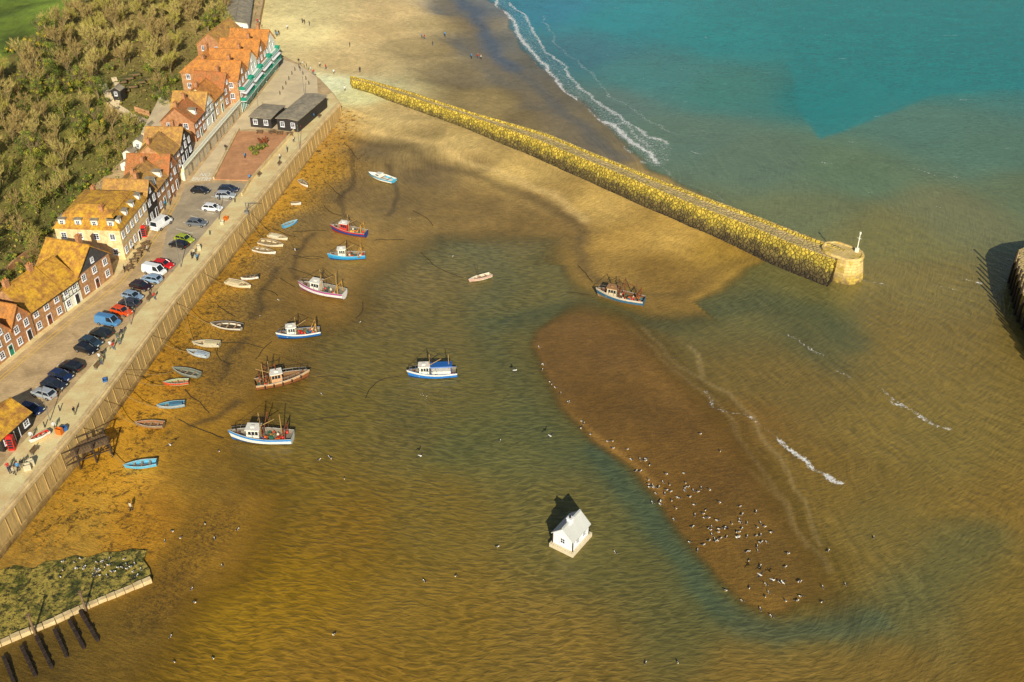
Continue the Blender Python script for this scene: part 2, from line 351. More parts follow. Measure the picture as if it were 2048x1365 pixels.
rR2=mth(nt,'ADD',rR,mth(nt,'MULTIPLY',mth(nt,'SUBTRACT',wv_,.5),.07))
m2=nd(nt,'ShaderNodeMapping',{'Vector':tc,'Rotation':(0,0,math.radians(20)),'Scale':(.42,1.,1)}).outputs[0]
rO=mth(nt,'ADD',mth(nt,'MULTIPLY',noise(nt,m2,1.5,6,.75,.5),.8),mth(nt,'MULTIPLY',noise(nt,m2,.3,3,.5,.5),.2))
sw=fmix(nt,ou,rR2,rO)
amp=fmix(nt,ch,mth(nt,'MULTIPLY',rL,.4),mth(nt,'MULTIPLY',sw,fmix(nt,ou,.85,1.3)))
rc=fmix(nt,ch,rL,sw)
patch=ramp(nt,noise(nt,tc,.07,4,.6,.8),.35,.6,(.45,.45,.45,1),(1,1,1,1))
c=mixc(nt,patch,at,mixc(nt,1.,at,ramp(nt,rc,.38,.62,(.72,.74,.76,1),(1.28,1.25,1.2,1)),'MULTIPLY'))
c=mixc(nt,1.,c,ramp(nt,noise(nt,tc,.12,7,.65,.8),.3,.7,(.92,.92,.92,1),(1.08,1.07,1.05,1)),'MULTIPLY')
crest=mth(nt,'MULTIPLY',mth(nt,'MULTIPLY',ramp(nt,mth(nt,'ADD',wv_,mth(nt,'MULTIPLY',mth(nt,'SUBTRACT',noise(nt,tc,.35,5,.7),.5),1.1)),1.02,1.14),mth(nt,'SUBTRACT',1.,ou)),mth(nt,'MULTIPLY',ch,.16))
c=mixc(nt,crest,c,C(190,166,116))
fn=noise(nt,tc,1.7,9,.88,.9)
ff=ramp(nt,mth(nt,'ADD',mth(nt,'MULTIPLY',fo,.46),fn),.80,.88)
c=mixc(nt,ff,c,(.85,.83,.78,1))
bp=nd(nt,'ShaderNodeBump',{'Height':amp,'Strength':1.,'Distance':.55})
al=mth(nt,'MAXIMUM',op_,ff)
b=nd(nt,'ShaderNodeBsdfPrincipled',{'Base Color':c,'Roughness':fmix(nt,ff,.14,.8),'IOR':1.33,'Specular IOR Level':.4,'Normal':bp.outputs[0],'Alpha':al})
nt.links.new(b.outputs[0],out.inputs[0])
aux=np.stack([foam,opac,chop,outer],-1)
wat=gridmesh('water',np.zeros_like(X)+.005,wc,aux,m); tag(wat,kind='structure')
xi=lambda x:int(np.clip(np.searchsorted(xs,x),1,len(xs)-1)); yi=lambda y:int(np.clip(np.searchsorted(ys,y),1,len(ys)-1))
def gz(x,y):
    return max(float(zg[yi(y),xi(x)]),float(zg[yi(y)-1,xi(x)-1]))
def PG(px,py):
    z=.3
    for _ in range(6):
        p=P(px,py,z); z=.5*z+.5*gz(p[0],p[1])
    p=P(px,py,z); return (p[0],p[1],max(gz(p[0],p[1]),0.))
# ---------- materials ----------
M=dict(
 brick=mat('brick_wall',(152,104,68),.85,.35,1.2,(176,126,84),.4,bands=('Z',4.,.35)),
 brick2=mat('tan_brick_wall',(180,138,92),.85,.35,1.2,(150,106,70),.4,bands=('Z',4.,.35)),
 cream=mat('cream_render',(208,184,138),.8,.2,1.,(190,152,104),.2),
 white=mat('white_render',(212,202,182),.7,.15,.8),
 wpaint=mat('white_paint',(216,212,202),.45,.06,2),
 black=mat('black_weatherboard',(44,39,35),.6,.3,1.5,None,.5,bands=('Z',2.5,.5)),
 slate=mat('slate_hung_wall',(72,70,68),.7,.3,1.5,(56,54,54),.4,bands=('Z',3.,.5)),
 roofy=mat('lichen_tile_roof',(202,152,42),.85,.5,.7,(154,106,50),.6,bands=('Z',3.2,.45)),
 roofo=mat('orange_tile_roof',(196,128,56),.85,.5,.9,(156,106,58),.6,bands=('Z',3.2,.45)),
 roofb=mat('brown_tile_roof',(150,110,66),.85,.5,.8,(184,140,64),.6,bands=('Z',3.2,.45)),
 roofr=mat('russet_tile_roof',(176,104,56),.85,.5,.9,(146,104,60),.6,bands=('Z',3.2,.45)),
 roofg=mat('grey_roof',(142,130,106),.8,.3,.7,(114,106,90),.3),
 roofl=mat('pale_grey_metal_roof',(168,168,160),.5,.1,.8),
 glass=mat('window_glass',(30,36,42),.12,.3,3),
 timber=mat('dark_timber',(46,34,24),.8,.3,2,None,.4),
 wood=mat('weathered_wood',(116,92,62),.85,.35,2,(88,70,48),.4),
 teal=mat('teal_green_paint',(8,114,90),.5,.15,2),
 red=mat('red_paint',(180,28,18),.35,.1,2,coat=.3),
 tyre=mat('tyre_rubber',(20,20,20),.8,.1,2), rim=mat('wheel_rim',(140,140,140),.35,.1,2,metal=.6),
 lamp=mat('headlight_glass',(200,200,190),.2,.05,2), tail=mat('tail_light_red',(120,12,10),.3,.05,2),
 dark=mat('dark_arch_shade',(24,22,20),.9,.2,2),
 metal=mat('galvanised_metal',(116,114,108),.45,.2,2,metal=.4),
 rust=mat('rusty_metal',(120,60,24),.8,.35,2,(84,44,22),.3),
 rope=mat('mooring_rope',(120,98,58),.9,.2,2), chain=mat('weedy_chain',(46,38,23),.9,.3,2),
 conc=mat('pale_concrete',(192,170,124),.85,.25,.5,(168,144,100),.3),
)
# ---------- quay ----------
def polyobj(name,pts,z,material,zb=None,kind='structure',parent=None):
    mb=MB(); vs=[Vector((x,y,0)) for x,y in pts]; n=len(pts)
    tr=tessellate_polygon([vs])
    mb.add([(x,y,z) for x,y in pts],[list(t) for t in tr],0)
    if zb is not None:
        mb.add([(x,y,z) for x,y in pts]+[(x,y,zb) for x,y in pts],[[i,(i+1)%n,n+(i+1)%n,n+i] for i in range(n)],0)
    o=mb.obj(name,[material],parent,fix=False)
    bm=bmesh.new(); bm.from_mesh(o.data); bmesh.ops.remove_doubles(bm,verts=bm.verts,dist=1e-4)
    for f in bm.faces:
        f.normal_update()
        if abs(f.normal.z)>.5 and f.normal.z<0: f.normal_flip()
    bm.to_mesh(o.data); bm.free()
    if kind:o["kind"]=kind
    return o
def pavemat(name,a,b,sc,brick=None):
    m,nt,out=newmat(name); tc=nd(nt,'ShaderNodeTexCoord').outputs['Object']
    mp=nd(nt,'ShaderNodeMapping',{'Vector':tc,'Rotation':(0,0,math.radians(10))}).outputs[0]
    c=mixc(nt,ramp(nt,noise(nt,tc,sc,9,.72,.4),.38,.62),C(*a),C(*b))
    c=mixc(nt,1.,c,ramp(nt,noise(nt,tc,4.,5,.8),.2,.8,(.75,.75,.75,1),(1.18,1.18,1.18,1)),'MULTIPLY')
    h=noise(nt,tc,5,5,.7)
    if brick:
        bt=nd(nt,'ShaderNodeTexBrick',{'Vector':mp,'Color1':(1,1,1,1),'Color2':(.82,.82,.8,1),'Mortar':(.6,.58,.54,1),'Scale':1.,'Mortar Size':.03,'Brick Width':brick[0],'Row Height':brick[1]})
        c=mixc(nt,brick[2],c,bt.outputs['Color'],'MULTIPLY')
    bp=nd(nt,'ShaderNodeBump',{'Height':h,'Strength':.35,'Distance':.06})
    b=nd(nt,'ShaderNodeBsdfPrincipled',{'Base Color':c,'Roughness':.85,'Normal':bp.outputs[0]})
    nt.links.new(b.outputs[0],out.inputs[0]); return m
pm_cob=pavemat('cobbled_road',(188,160,116),(150,126,90),.25,(1.1,.5,.6))
pm_prom=pavemat('promenade_paving',(214,186,134),(188,160,110),.3,(3.,2.2,.4))
pm_asph=pavemat('grey_asphalt',(158,142,114),(134,120,98),.3)
pm_asph2=pavemat('road_asphalt',(194,174,136),(172,154,122),.2)
pm_red=pavemat('red_brown_paving',(184,132,90),(160,114,76),.3,(1.2,1.2,.6))
slab=qtop+[(-86,380),(-95,450),(-125,450),(-125,60)]
polyobj('quay_ground',slab,QZ,pm_cob,zb=-2)
inner_px=[(-260,1190),(-120,1062),(0,935),(85,842),(245,662),(330,562),(400,478),(505,352),(592,258),(640,196),(664,186)]
prom=edge+PP(inner_px,QZ)[::-1]
polyobj('promenade_pavement',prom,QZ+.004,pm_prom)
polyobj('parking_road',PP([(338,440),(372,372),(425,366),(498,368),(452,415),(400,476),(345,545),(318,540),(330,480)],QZ),QZ+.008,pm_asph)
polyobj('upper_road',PP([(376,366),(420,362),(472,262),(500,258),(604,258),(636,190),(634,156),(600,131),(566,120),(558,140),(500,214),(487,226)],QZ),QZ+.012,pm_asph2)
polyobj('square_pavement',PP([(428,360),(478,264),(586,266),(498,362)],QZ),QZ+.14,pm_red,zb=QZ)
fr=[(-60,792),(72,682),(130,636),(232,556),(262,520),(305,462),(350,384)]
polyobj('house_pavement',PP(fr,QZ)+PP([(x-16,y-16) for x,y in fr],QZ)[::-1],QZ+.12,pm_prom,zb=QZ)
m_yel=mat('yellow_line_paint',(196,160,60),.7,.2,2); m_wh=mat('road_marking_white',(215,208,190),.7,.15,2)
def strip(name,pl,wd,z,material):
    mb=MB()
    for a,b in zip(pl[:-1],pl[1:]):
        a=Vector(a[:2]);b=Vector(b[:2]);n=(b-a).normalized();n=Vector((-n.y,n.x))*wd/2
        mb.add([(a.x-n.x,a.y-n.y,z),(b.x-n.x,b.y-n.y,z),(b.x+n.x,b.y+n.y,z),(a.x+n.x,a.y+n.y,z)],[[0,1,2,3]])
    o=mb.obj(name,[material],fix=False); o["kind"]='structure'; return o
strip('road_edge_line',[P(x+7,y+7,QZ) for x,y in fr],.14,QZ+.016,m_yel)
strip('road_edge_line',[P(x+11,y+11,QZ) for x,y in fr],.14,QZ+.016,m_yel)
for i in range(7):
    x,y=352+i*14,458-i*13
    strip('parking_bay_line',[P(x,y,QZ),P(x+34,y+9,QZ)],.12,QZ+.02,m_wh)
m_wall,nt,out=newmat('harbour_wall_concrete')
tc=nd(nt,'ShaderNodeTexCoord').outputs['Object']; sx=nd(nt,'ShaderNodeSeparateXYZ',{0:tc})
zz=mth(nt,'ADD',sx.outputs[2],mth(nt,'MULTIPLY',noise(nt,tc,.5,7,.75),4.))
c=mixc(nt,ramp(nt,mth(nt,'DIVIDE',zz,8.),.28,.52),C(90,68,30),C(168,142,90))
st=nd(nt,'ShaderNodeMapping',{'Vector':tc,'Scale':(1.6,1.6,.12)}).outputs[0]
c=mixc(nt,1.,c,ramp(nt,noise(nt,st,1.3,7,.78),.35,.65,(.6,.59,.57,1),(1.2,1.18,1.1,1)),'MULTIPLY')
bp=nd(nt,'ShaderNodeBump',{'Height':noise(nt,tc,3,6,.7),'Strength':.5,'Distance':.1})
b=nd(nt,'ShaderNodeBsdfPrincipled',{'Base Color':c,'Roughness':.85,'Normal':bp.outputs[0]}); nt.links.new(b.outputs[0],out.inputs[0])
mb=MB()
for a,b in zip(edge[:-1],edge[1:]):
    a=Vector(a);b=Vector(b);d=(b-a);L=d.length;d.normalize();n=Vector((d.y,-d.x))
    def q(t,o): p=a+d*t+n*o; return (p.x,p.y)
    def bx(t0,t1,o0,o1,z0,z1,m,dx=0):
        pts=[q(t0,o0),q(t1,o0),q(t1,o1),q(t0,o1)]; pb=[q(t0,o0),q(t1,o0),q(t1,o1+dx),q(t0,o1+dx)]
        mb.hexa([(x,y,z0) for x,y in pb],[(x,y,z1) for x,y in pts],m)
    bx(0,L,-.6,.22,-1.,QZ-.45,0,.35); bx(0,L,-.9,.38,QZ-.45,QZ+.06,1); bx(0,L,.2,.62,-.5,1.6,0,.1)
    t=.4
    while t<L-.4:
        bx(t,t+.12,.2,.3,1.6,QZ-.45,0,.2); t+=random.uniform(1.8,3.)
    bx(0,L,-.32,.02,QZ+.06,QZ+.36,1)
mb.obj('harbour_wall',[m_wall,M['conc']])
tag(bpy.data.objects['harbour_wall'],'weathered concrete harbour wall with pale coping along the quay','wall')
# ---------- pier ----------
sea=PP([(700,155),(740,164),(800,180),(950,229),(1095,270),(1200,314),(1300,354),(1400,393),(1500,430),(1600,469),(1690,502)],4.8)
har=PP([(702,159),(742,169),(790,185),(940,233),(1075,280),(1190,328),(1290,370),(1390,411),(1490,449),(1580,487),(1672,522)],4.8)
def resamp(pl,n):
    d=[0]
    for a,b in zip(pl[:-1],pl[1:]): d.append(d[-1]+math.dist(a,b))
    t=np.linspace(0,d[-1],n); return np.stack([np.interp(t,d,[p[0] for p in pl]),np.interp(t,d,[p[1] for p in pl])],-1)
N=560; S=resamp(sea,N);Hh=resamp(har,N)
acr=Hh-S; wdt=np.linalg.norm(acr,axis=1); an=acr/wdt[:,None]
W=float(np.mean(wdt))
offs=[(-2.0,-1.5),(-1.3,.8),(-.8,2.6),(-.4,4.),(-.1,4.7),(0,5.2),(.3,5.3),(.6,5.2),(.7,4.85),(.8+.33*(W-1.6),4.82),(.8+.66*(W-1.6),4.8),(W-.6,4.8),(W-.4,4.9),(W-.05,4.85),(W+.2,4.5),(W+.5,4.),(W+.8,3.4),(W+1.1,2.8),(W+1.4,2.2),(W+1.7,1.6),(W+2.,1.),(W+2.3,.5),(W+2.6,0),(W+3.,-1.4)]
K=len(offs); vs=[]
for i in range(N):
    for k,(o,z) in enumerate(offs):
        rough=k<5 or k>12
        r=random.gauss(0,1)*(.06 if rough else .02)
        p=S[i]+an[i]*(o*wdt[i]/W if 0<o<W else (o-W+wdt[i] if o>=W else o))
        p=p+an[i]*r
        vs.append((p[0],p[1],z+random.gauss(0,.05 if rough or k in(5,6,7) else .02)))
fs=[[i*K+k,(i+1)*K+k,(i+1)*K+k+1,i*K+k+1] for i in range(N-1) for k in range(K-1)]
fs+=[list(range(K)),[(N-1)*K+k for k in range(K)]]
me=bpy.data.meshes.new('stone_pier'); me.from_pydata(vs,[],fs)
m_p,nt,out=newmat('lichen_stone'); tc=nd(nt,'ShaderNodeTexCoord').outputs['Object']
zc=nd(nt,'ShaderNodeSeparateXYZ',{0:tc}).outputs[2]
geo=nd(nt,'ShaderNodeNewGeometry').outputs['Normal']; up=ramp(nt,nd(nt,'ShaderNodeSeparateXYZ',{0:geo}).outputs[2],.86,.97)
zn=mth(nt,'ADD',mth(nt,'DIVIDE',zc,6.),mth(nt,'MULTIPLY',mth(nt,'SUBTRACT',noise(nt,tc,.6,8,.82),.5),1.2))
rr=nd(nt,'ShaderNodeValToRGB',{'Fac':zn}); e=rr.color_ramp.elements
e[0].position=.08;e[0].color=C(54,44,26);e[1].position=.42;e[1].color=C(104,90,46)
x=e.new(.55);x.color=C(150,132,48); x=e.new(.8);x.color=C(180,154,58)
topc=mixc(nt,ramp(nt,noise(nt,tc,.7,8,.8),.46,.6),C(176,152,104),C(150,132,66))
vo=nd(nt,'ShaderNodeTexVoronoi',{'Vector':tc,'Scale':1.3},feature='DISTANCE_TO_EDGE').outputs['Distance']
vc=nd(nt,'ShaderNodeTexVoronoi',{'Vector':tc,'Scale':1.3}).outputs['Color']
c1=mixc(nt,1.,rr.outputs[0],ramp(nt,vo,.0,.1,(.4,.38,.34,1),(1.08,1.08,1.08,1)),'MULTIPLY')
c1=mixc(nt,1.,c1,ramp(nt,nd(nt,'ShaderNodeSeparateColor',{'Color':vc}).outputs[0],0,1,(.68,.68,.68,1),(1.25,1.23,1.18,1)),'MULTIPLY')
c=mixc(nt,up,c1,topc)
c=mixc(nt,1.,c,ramp(nt,noise(nt,tc,1.6,7,.8),.35,.65,(.66,.66,.66,1),(1.22,1.22,1.18,1)),'MULTIPLY')
bp=nd(nt,'ShaderNodeBump',{'Height':mth(nt,'ADD',ramp(nt,vo,0,.2),noise(nt,tc,2,6,.7)),'Strength':.8,'Distance':.25})
b=nd(nt,'ShaderNodeBsdfPrincipled',{'Base Color':c,'Roughness':.9,'Normal':bp.outputs[0]}); nt.links.new(b.outputs[0],out.inputs[0])
me.materials.append(m_p); me.polygons.foreach_set('use_smooth',[True]*len(me.polygons)); o=bpy.data.objects.new('stone_pier',me); link(o); tag(o,'long rough stone pier covered with yellow lichen','pier')
hc=P(1697,508,5.); hr=2.9
m_head,nt,out=newmat('pier_head_masonry'); tc=nd(nt,'ShaderNodeTexCoord').outputs['Object']; sz=nd(nt,'ShaderNodeSeparateXYZ',{0:tc}).outputs[2]
c=mixc(nt,ramp(nt,mth(nt,'DIVIDE',mth(nt,'ADD',sz,mth(nt,'MULTIPLY',noise(nt,tc,.8,5),2.)),7.),.2,.5),C(110,90,50),C(196,168,106))
c=mixc(nt,ramp(nt,noise(nt,tc,.5,6,.7),.5,.62),c,C(178,150,64))
c=mixc(nt,1.,c,ramp(nt,noise(nt,tc,1.8,7,.8),.3,.7,(.62,.62,.62,1),(1.2,1.2,1.15,1)),'MULTIPLY')
c=mixc(nt,.7,c,nd(nt,'ShaderNodeTexBrick',{'Vector':nd(nt,'ShaderNodeMapping',{'Vector':tc,'Rotation':(1.57,0,0)}).outputs[0],'Color1':(1,1,1,1),'Color2':(.75,.75,.75,1),'Mortar':(.45,.43,.4,1),'Scale':1.,'Mortar Size':.04,'Brick Width':1.2,'Row Height':.6}).outputs[0],'MULTIPLY')
b=nd(nt,'ShaderNodeBsdfPrincipled',{'Base Color':c,'Roughness':.85}); nt.links.new(b.outputs[0],out.inputs[0])
pdir=Vector(har[-1])-Vector(har[-2])
he=empty('pier_head',(hc[0],hc[1],0),math.atan2(pdir.y,pdir.x),'blunt rounded stone pier head with a slim beacon mast','pier head')
mb=MB(); n=18
rings=[(hr+1.1,-1.5),(hr+.85,.5),(hr+.15,4.5),(hr+.22,4.6),(hr+.22,4.9),(hr+.05,5.3),(hr-.35,5.3),(hr-.4,5.12),(.01,5.12)]
def shp(a,r):
    x,y=math.cos(a)*r,math.sin(a)*r
    if x<0: x-=2.6*min(1,r/2)
    return x,y
vsl=[];fsl=[]
for r,z in rings:
    for i in range(n): x,y=shp(2*math.pi*(i+.5)/n,r); vsl.append((x+random.gauss(0,.04),y+random.gauss(0,.04),z+(random.gauss(0,.04) if r>1 else 0)))
for j in range(len(rings)-1):
    for i in range(n): fsl.append([j*n+i,j*n+(i+1)%n,(j+1)*n+(i+1)%n,(j+1)*n+i])
mb.add(vsl,fsl); mb.obj('masonry_wall',[m_head],he)
mb=MB(); mb.cyl((.9,1.6,5.1),(.9,1.6,9.2),.12,.09); mb.cyl((.9,1.6,9.2),(.9,1.6,9.6),.2,.2); mb.box(.6,1.3,5.12,1.2,1.9,6.); mb.cyl((.5,1.6,8.2),(1.3,1.6,8.2),.06)
mb.obj('beacon_mast',[M['white']],he)
# ---------- right breakwater ----------
ar=PP([(2030,515),(2038,500),(2064,488),(2500,430),(2500,1100),(2150,760),(2080,650),(2046,590)],5.)
o=polyobj('stone_breakwater',ar,5.,m_p,zb=-2,kind=None); tag(o,'dark stone breakwater with a row of timber piles','breakwater')
mb=MB()
seq=[ar[0],ar[7],ar[6],ar[5]]
for a,b in zip(seq[:-1],seq[1:]):
    a=Vector(a);b=Vector(b);L=(b-a).length;k=int(L/2.2)
    for i in range(k):
        p=a+(b-a)*(i+.5)/k
        mb.cyl((p.x-.3,p.y-.3,-2),(p.x-.3,p.y-.3,7.+random.uniform(-.7,.6)),.24,.2)
mb.obj('timber_pile',[M['timber']],o)
# ---------- window / door meshes ----------
def win_mesh(w,h,name,fm,nv=2,nh=2):
    mb=MB(); t=.09
    mb.box(-w/2,-.05,0,w/2,.0,h,1)
    for a in ((-w/2-.03,0,-w/2+t,h),(w/2-t,0,w/2+.03,h),(-w/2-.03,-.03,w/2+.03,t),(-w/2-.03,h-t,w/2+.03,h+.03)):
        mb.box(a[0],-.10,a[1],a[2],0,a[3],0)
    for i in range(1,nv): x=-w/2+w*i/nv; mb.box(x-.03,-.08,t,x+.03,-.051,h-t,0)
    for i in range(1,nh): z=h*i/nh; mb.box(-w/2+t,-.082,z-.03,w/2-t,-.0515,z+.03,0)
    mb.box(-w/2-.08,-.2,-.1,w/2+.08,0,-.032,0)
    o=mb.obj(name,[fm,M['glass']]); me=o.data; bpy.data.objects.remove(o); return me
WN=win_mesh(1.1,1.3,'window',M['wpaint'],2,3); WS=win_mesh(.8,1.,'window',M['wpaint'],2,2)
def door_mesh(m):
    mb=MB(); mb.box(-.5,-.06,0,.5,0,2.05,0); mb.box(-.6,-.1,0,-.5,0,2.15,1); mb.box(.5,-.1,0,.6,0,2.15,1); mb.box(-.6,-.1,2.05,.6,0,2.2,1); mb.box(-.3,-.075,1.2,.3,-.061,1.8,2)
    o=mb.obj('door',[m,M['wpaint'],M['glass']]); me=o.data; bpy.data.objects.remove(o); return me
DG=door_mesh(M['teal']); DB=door_mesh(M['black']); DR=door_mesh(M['rust'])
def put(me,name,par,loc,rz=0.):
    o=bpy.data.objects.new(name,me); link(o); o.parent=par; o.location=loc; o.rotation_euler=(0,0,rz); return o
def house(p0,p1,depth,eave,rise,wall,roof,style='side',storeys=2,wm=None,chim=1,name='brick_house',label='',z0=QZ,door=None,dorm=0,gablem=None,over=.35,sidewin=True,cat='house',nwin=None,timb=False,balc=False,group=None,raw=False):
    a=Vector((p0 if raw else P(p0[0],p0[1],z0))[:2]);b=Vector((p1 if raw else P(p1[0],p1[1],z0))[:2]);d=b-a;L=d.length
    e=empty(name,(a.x,a.y,z0),math.atan2(d.y,d.x),label,cat,group)
    wm=wm or WN
    mb=MB(); wl=M[wall]; gm=M[gablem] if gablem else wl
    Dp=depth
    mb.add([(0,0,-.5),(L,0,-.5),(L,Dp,-.5),(0,Dp,-.5),(0,0,eave),(L,0,eave),(L,Dp,eave),(0,Dp,eave)],[[0,1,5,4],[1,2,6,5],[2,3,7,6],[3,0,4,7]],0)
    if style=='side': mb.add([(0,0,eave),(0,Dp,eave),(0,Dp/2,eave+rise)],[[0,1,2]],1);mb.add([(L,0,eave),(L,Dp,eave),(L,Dp/2,eave+rise)],[[0,1,2]],1)
    elif style=='front': mb.add([(0,0,eave),(L,0,eave),(L/2,0,eave+rise)],[[0,1,2]],1);mb.add([(0,Dp,eave),(L,Dp,eave),(L/2,Dp,eave+rise)],[[0,1,2]],1)
    mb.obj('wall',[wl,gm],e)
    rb=MB(); t=.16; o_=over
    if style in('side','front'):
        W_=Dp if style=='side' else L; Ln=L if style=='side' else Dp
        sl=rise/(W_/2)
        for sgn in (0,1):
            n_=max(2,int(Ln/1.2)); 
            lo=-o_ if sgn==0 else W_+o_; zlo=eave-o_*sl
            for i in range(n_):
                u0=-o_+(Ln+2*o_)*i/n_;u1=-o_+(Ln+2*o_)*(i+1)/n_
                s0=.09*math.sin(i*1.3+L);s1=.09*math.sin((i+1)*1.3+L)
                pts=[(u0,lo,zlo+.02),(u1,lo,zlo+.02),(u1,W_/2,eave+rise+.02+s1),(u0,W_/2,eave+rise+.02+s0)]
                if style=='front': pts=[(y,x,z) for x,y,z in pts]
                rb.hexa(pts,[(x,y,z+t) for x,y,z in pts],0)
        if rise>.6:
            if style=='side': rb.box(-o_,Dp/2-.14,eave+rise+.1,L+o_,Dp/2+.14,eave+rise+.3,0)
            else: rb.box(L/2-.14,-o_,eave+rise+.1,L/2+.14,Dp+o_,eave+rise+.3,0)
    else:
        i1=min(Dp*.36,3.2) ; zt=eave+rise
        bq=[(-o_,-o_,eave),(L+o_,-o_,eave),(L+o_,Dp+o_,eave),(-o_,Dp+o_,eave)]
        k=i1*(.55 if style=='mansard' else 1)
        tq=[(k,k,zt),(L-k,k,zt),(L-k,Dp-k,zt),(k,Dp-k,zt)]
        rb.hexa(bq,tq,0)
        if style=='mansard':
            rb.hexa([(k-.2,k-.2,zt+.01),(L-k+.2,k-.2,zt+.01),(L-k+.2,Dp-k+.2,zt+.01),(k-.2,Dp-k+.2,zt+.01)],[(k+2.2,k+2.2,zt+1.),(L-k-2.2,k+2.2,zt+1.),(L-k-2.2,Dp-k-2.2,zt+1.),(k+2.2,Dp-k-2.2,zt+1.)],0)
        else:
            rb.hexa([(x,y,zt+.002) for x,y,_ in tq],[(L*.42,Dp*.5-.1,zt+rise*.35),(L*.58,Dp*.5-.1,zt+rise*.35),(L*.58,Dp*.5+.1,zt+rise*.35),(L*.42,Dp*.5+.1,zt+rise*.35)],0)
    ro=rb.obj('roof',[M[roof],M['roofg']],e)
    for i in range(chim):
        cb=MB(); 
        if style=='side': cx,cy=L*(.12+.76*i/max(1,chim-1)) if chim>1 else L*.08+.4,Dp*.5
        else: cx,cy=L*.5+(.9 if style=='front' else L*.3*(i*2-1)),Dp*(.3+.4*i)
        zt=eave+rise
        cb.box(cx-.5,cy-.35,eave+rise*.4,cx+.5,cy+.35,zt+1.2,0); cb.box(cx-.58,cy-.43,zt+1.2,cx+.58,cy+.43,zt+1.35,0)
        for q in (-.25,.25): cb.cyl((cx+q,cy,zt+1.35),(cx+q,cy,zt+1.75),.13,.1,8,1)
        cb.obj('chimney',[M['brick'],M['roofo']],ro)
    fh=eave/storeys
    nw=nwin or max(2,int(L/2.4)); dr=door is not None
    di=nw//2
    for s in range(storeys):
        for i in range(nw):
            x=L*(i+.5)/nw
            if s==0 and balc: continue
            if s==0 and dr and i==di: put(door,'door',e,(x,0,0.02)); continue
            put(wm,'window',e,(x,0,s*fh+fh*.34))
    if style=='front' and rise>1.8: put(WS,'window',e,(L/2,0,eave+rise*.15))
    if sidewin:
        ns=max(1,int(Dp/3.2))
        for s in range(storeys):
            for i in range(ns): put(wm,'window',e,(0,Dp-Dp*(i+.5)/ns,s*fh+fh*.34),-math.pi/2)
    for i in range(dorm):
        x=L*(i+.5)/dorm
        db=MB(); y0=.7 if style=='side' else .35; z1=eave+rise*.18;z2=eave+rise*.18+1.3
        db.box(x-.65,y0,z1,x+.65,y0+2.2,z2,0); db.box(x-.8,y0-.15,z2,x+.8,y0+2.4,z2+.14,1)
        do=db.obj('dormer',[M['white'],M['roofg']],ro); put(WS,'window',do,(x,y0,z1+.15))
    if style=='mansard':
        ns=4
        for i in range(ns):
            y=Dp*(i+.5)/ns; db=MB(); z1=eave+rise*.18;z2=z1+1.3
            db.box(.35,y-.65,z1,2.3,y+.65,z2,0); db.box(.2,y-.8,z2,2.5,y+.8,z2+.14,1)
            do=db.obj('dormer',[M['white'],M['roofg']],ro); put(WS,'window',do,(.35,y,z1+.15),-math.pi/2)
    if timb:
        tb=MB()
        k=max(4,int(L/.8))
        for i in range(k+1): x=L*i/k; tb.box(x-.07,-.035,eave*.5,x+.07,-.002,eave,0)
        for z in (eave*.5,eave*.75,eave-.15): tb.box(-.01,-.04,z,L+.01,-.003,z+.14,0)
        tb.obj('timber_frame',[M['timber']],e)
    if style=='side' and rise>1:
        gt=MB(); gt.cyl((-.1,-over-.05,eave-.2),(L+.1,-over-.05,eave-.2),.07,.07,6); gt.cyl((.15,-.1,0),(.15,-.1,eave-.2),.05,.05,6)
        gt.obj('gutter',[M['black']],e)
    if balc:
        for s in range(storeys):
            bb=MB(); z=s*fh
            if s==0:
                bb.box(.3,-.12,.05,L-.3,-.01,fh-.5,0)
                for i in range(int(L/1.2)+1): bb.box(.3+i*1.2-.05,-.2,.05,.3+i*1.2+.05,-.121,fh-.5,1)
                bb.obj('garage_door',[M['teal'],M['wpaint']],e)
            else:
                bb.box(.4,-1.5,z,L-.4,-.01,z+.12,1); 
                for i in range(int((L-1)/.35)): bb.box(.45+i*.35,-1.48,z+.12,.5+i*.35,-1.43,z+1.,0)
                bb.box(.4,-1.52,z+1.,L-.4,-1.4,z+1.08,0); bb.box(.4,-1.4,z+.12,.46,-.02,z+1.08,0); bb.box(L-.46,-1.4,z+.12,L-.4,-.02,z+1.08,0)
                bb.obj('balcony',[M['teal'],M['wpaint']],e)
        ab=MB(); z=fh+2.4
        ab.hexa([(.6,-1.7,z-.5),(L-.6,-1.7,z-.5),(L-.6,-.02,z),(.6,-.02,z)],[(.6,-1.7,z-.45),(L-.6,-1.7,z-.45),(L-.6,-.02,z+.06),(.6,-.02,z+.06)])
        ab.obj('awning',[M['wpaint']],e)
    return e,L
gt_='terraced houses along the harbour street'
house((-70,800),(0,732),8,5,3.4,'brick','roofo','side',2,chim=1,label='brick house with orange tiled roof on the harbour street',door=DB,group=gt_)
house((0,732),(34,704),8.5,4.6,2.8,'brick2','roofr','front',2,chim=1,label='small gabled brick house with white windows',door=DG,group=gt_)
house((34,704),(72,672),8.5,4.6,3.2,'brick','roofo','front',2,chim=0,label='gabled brick house with lichen covered roof',door=DB,group=gt_)
house((72,672),(132,627),9,4.8,3.8,'brick2','roofy','side',2,chim=2,label='brick terrace with long yellow lichen covered roof',door=DR,group=gt_)
house((132,627),(166,601),9,4.7,3.6,'white','roofy','side',2,chim=0,label='white half-timbered house under lichen covered roof',door=DB,timb=True,name='timbered_house',group=gt_)
house((166,601),(228,552),9,5.,4.,'brick2','roofy','front',2,chim=1,label='gabled house with dark slate hung front',door=DR,gablem='slate',name='gabled_house',group=gt_)
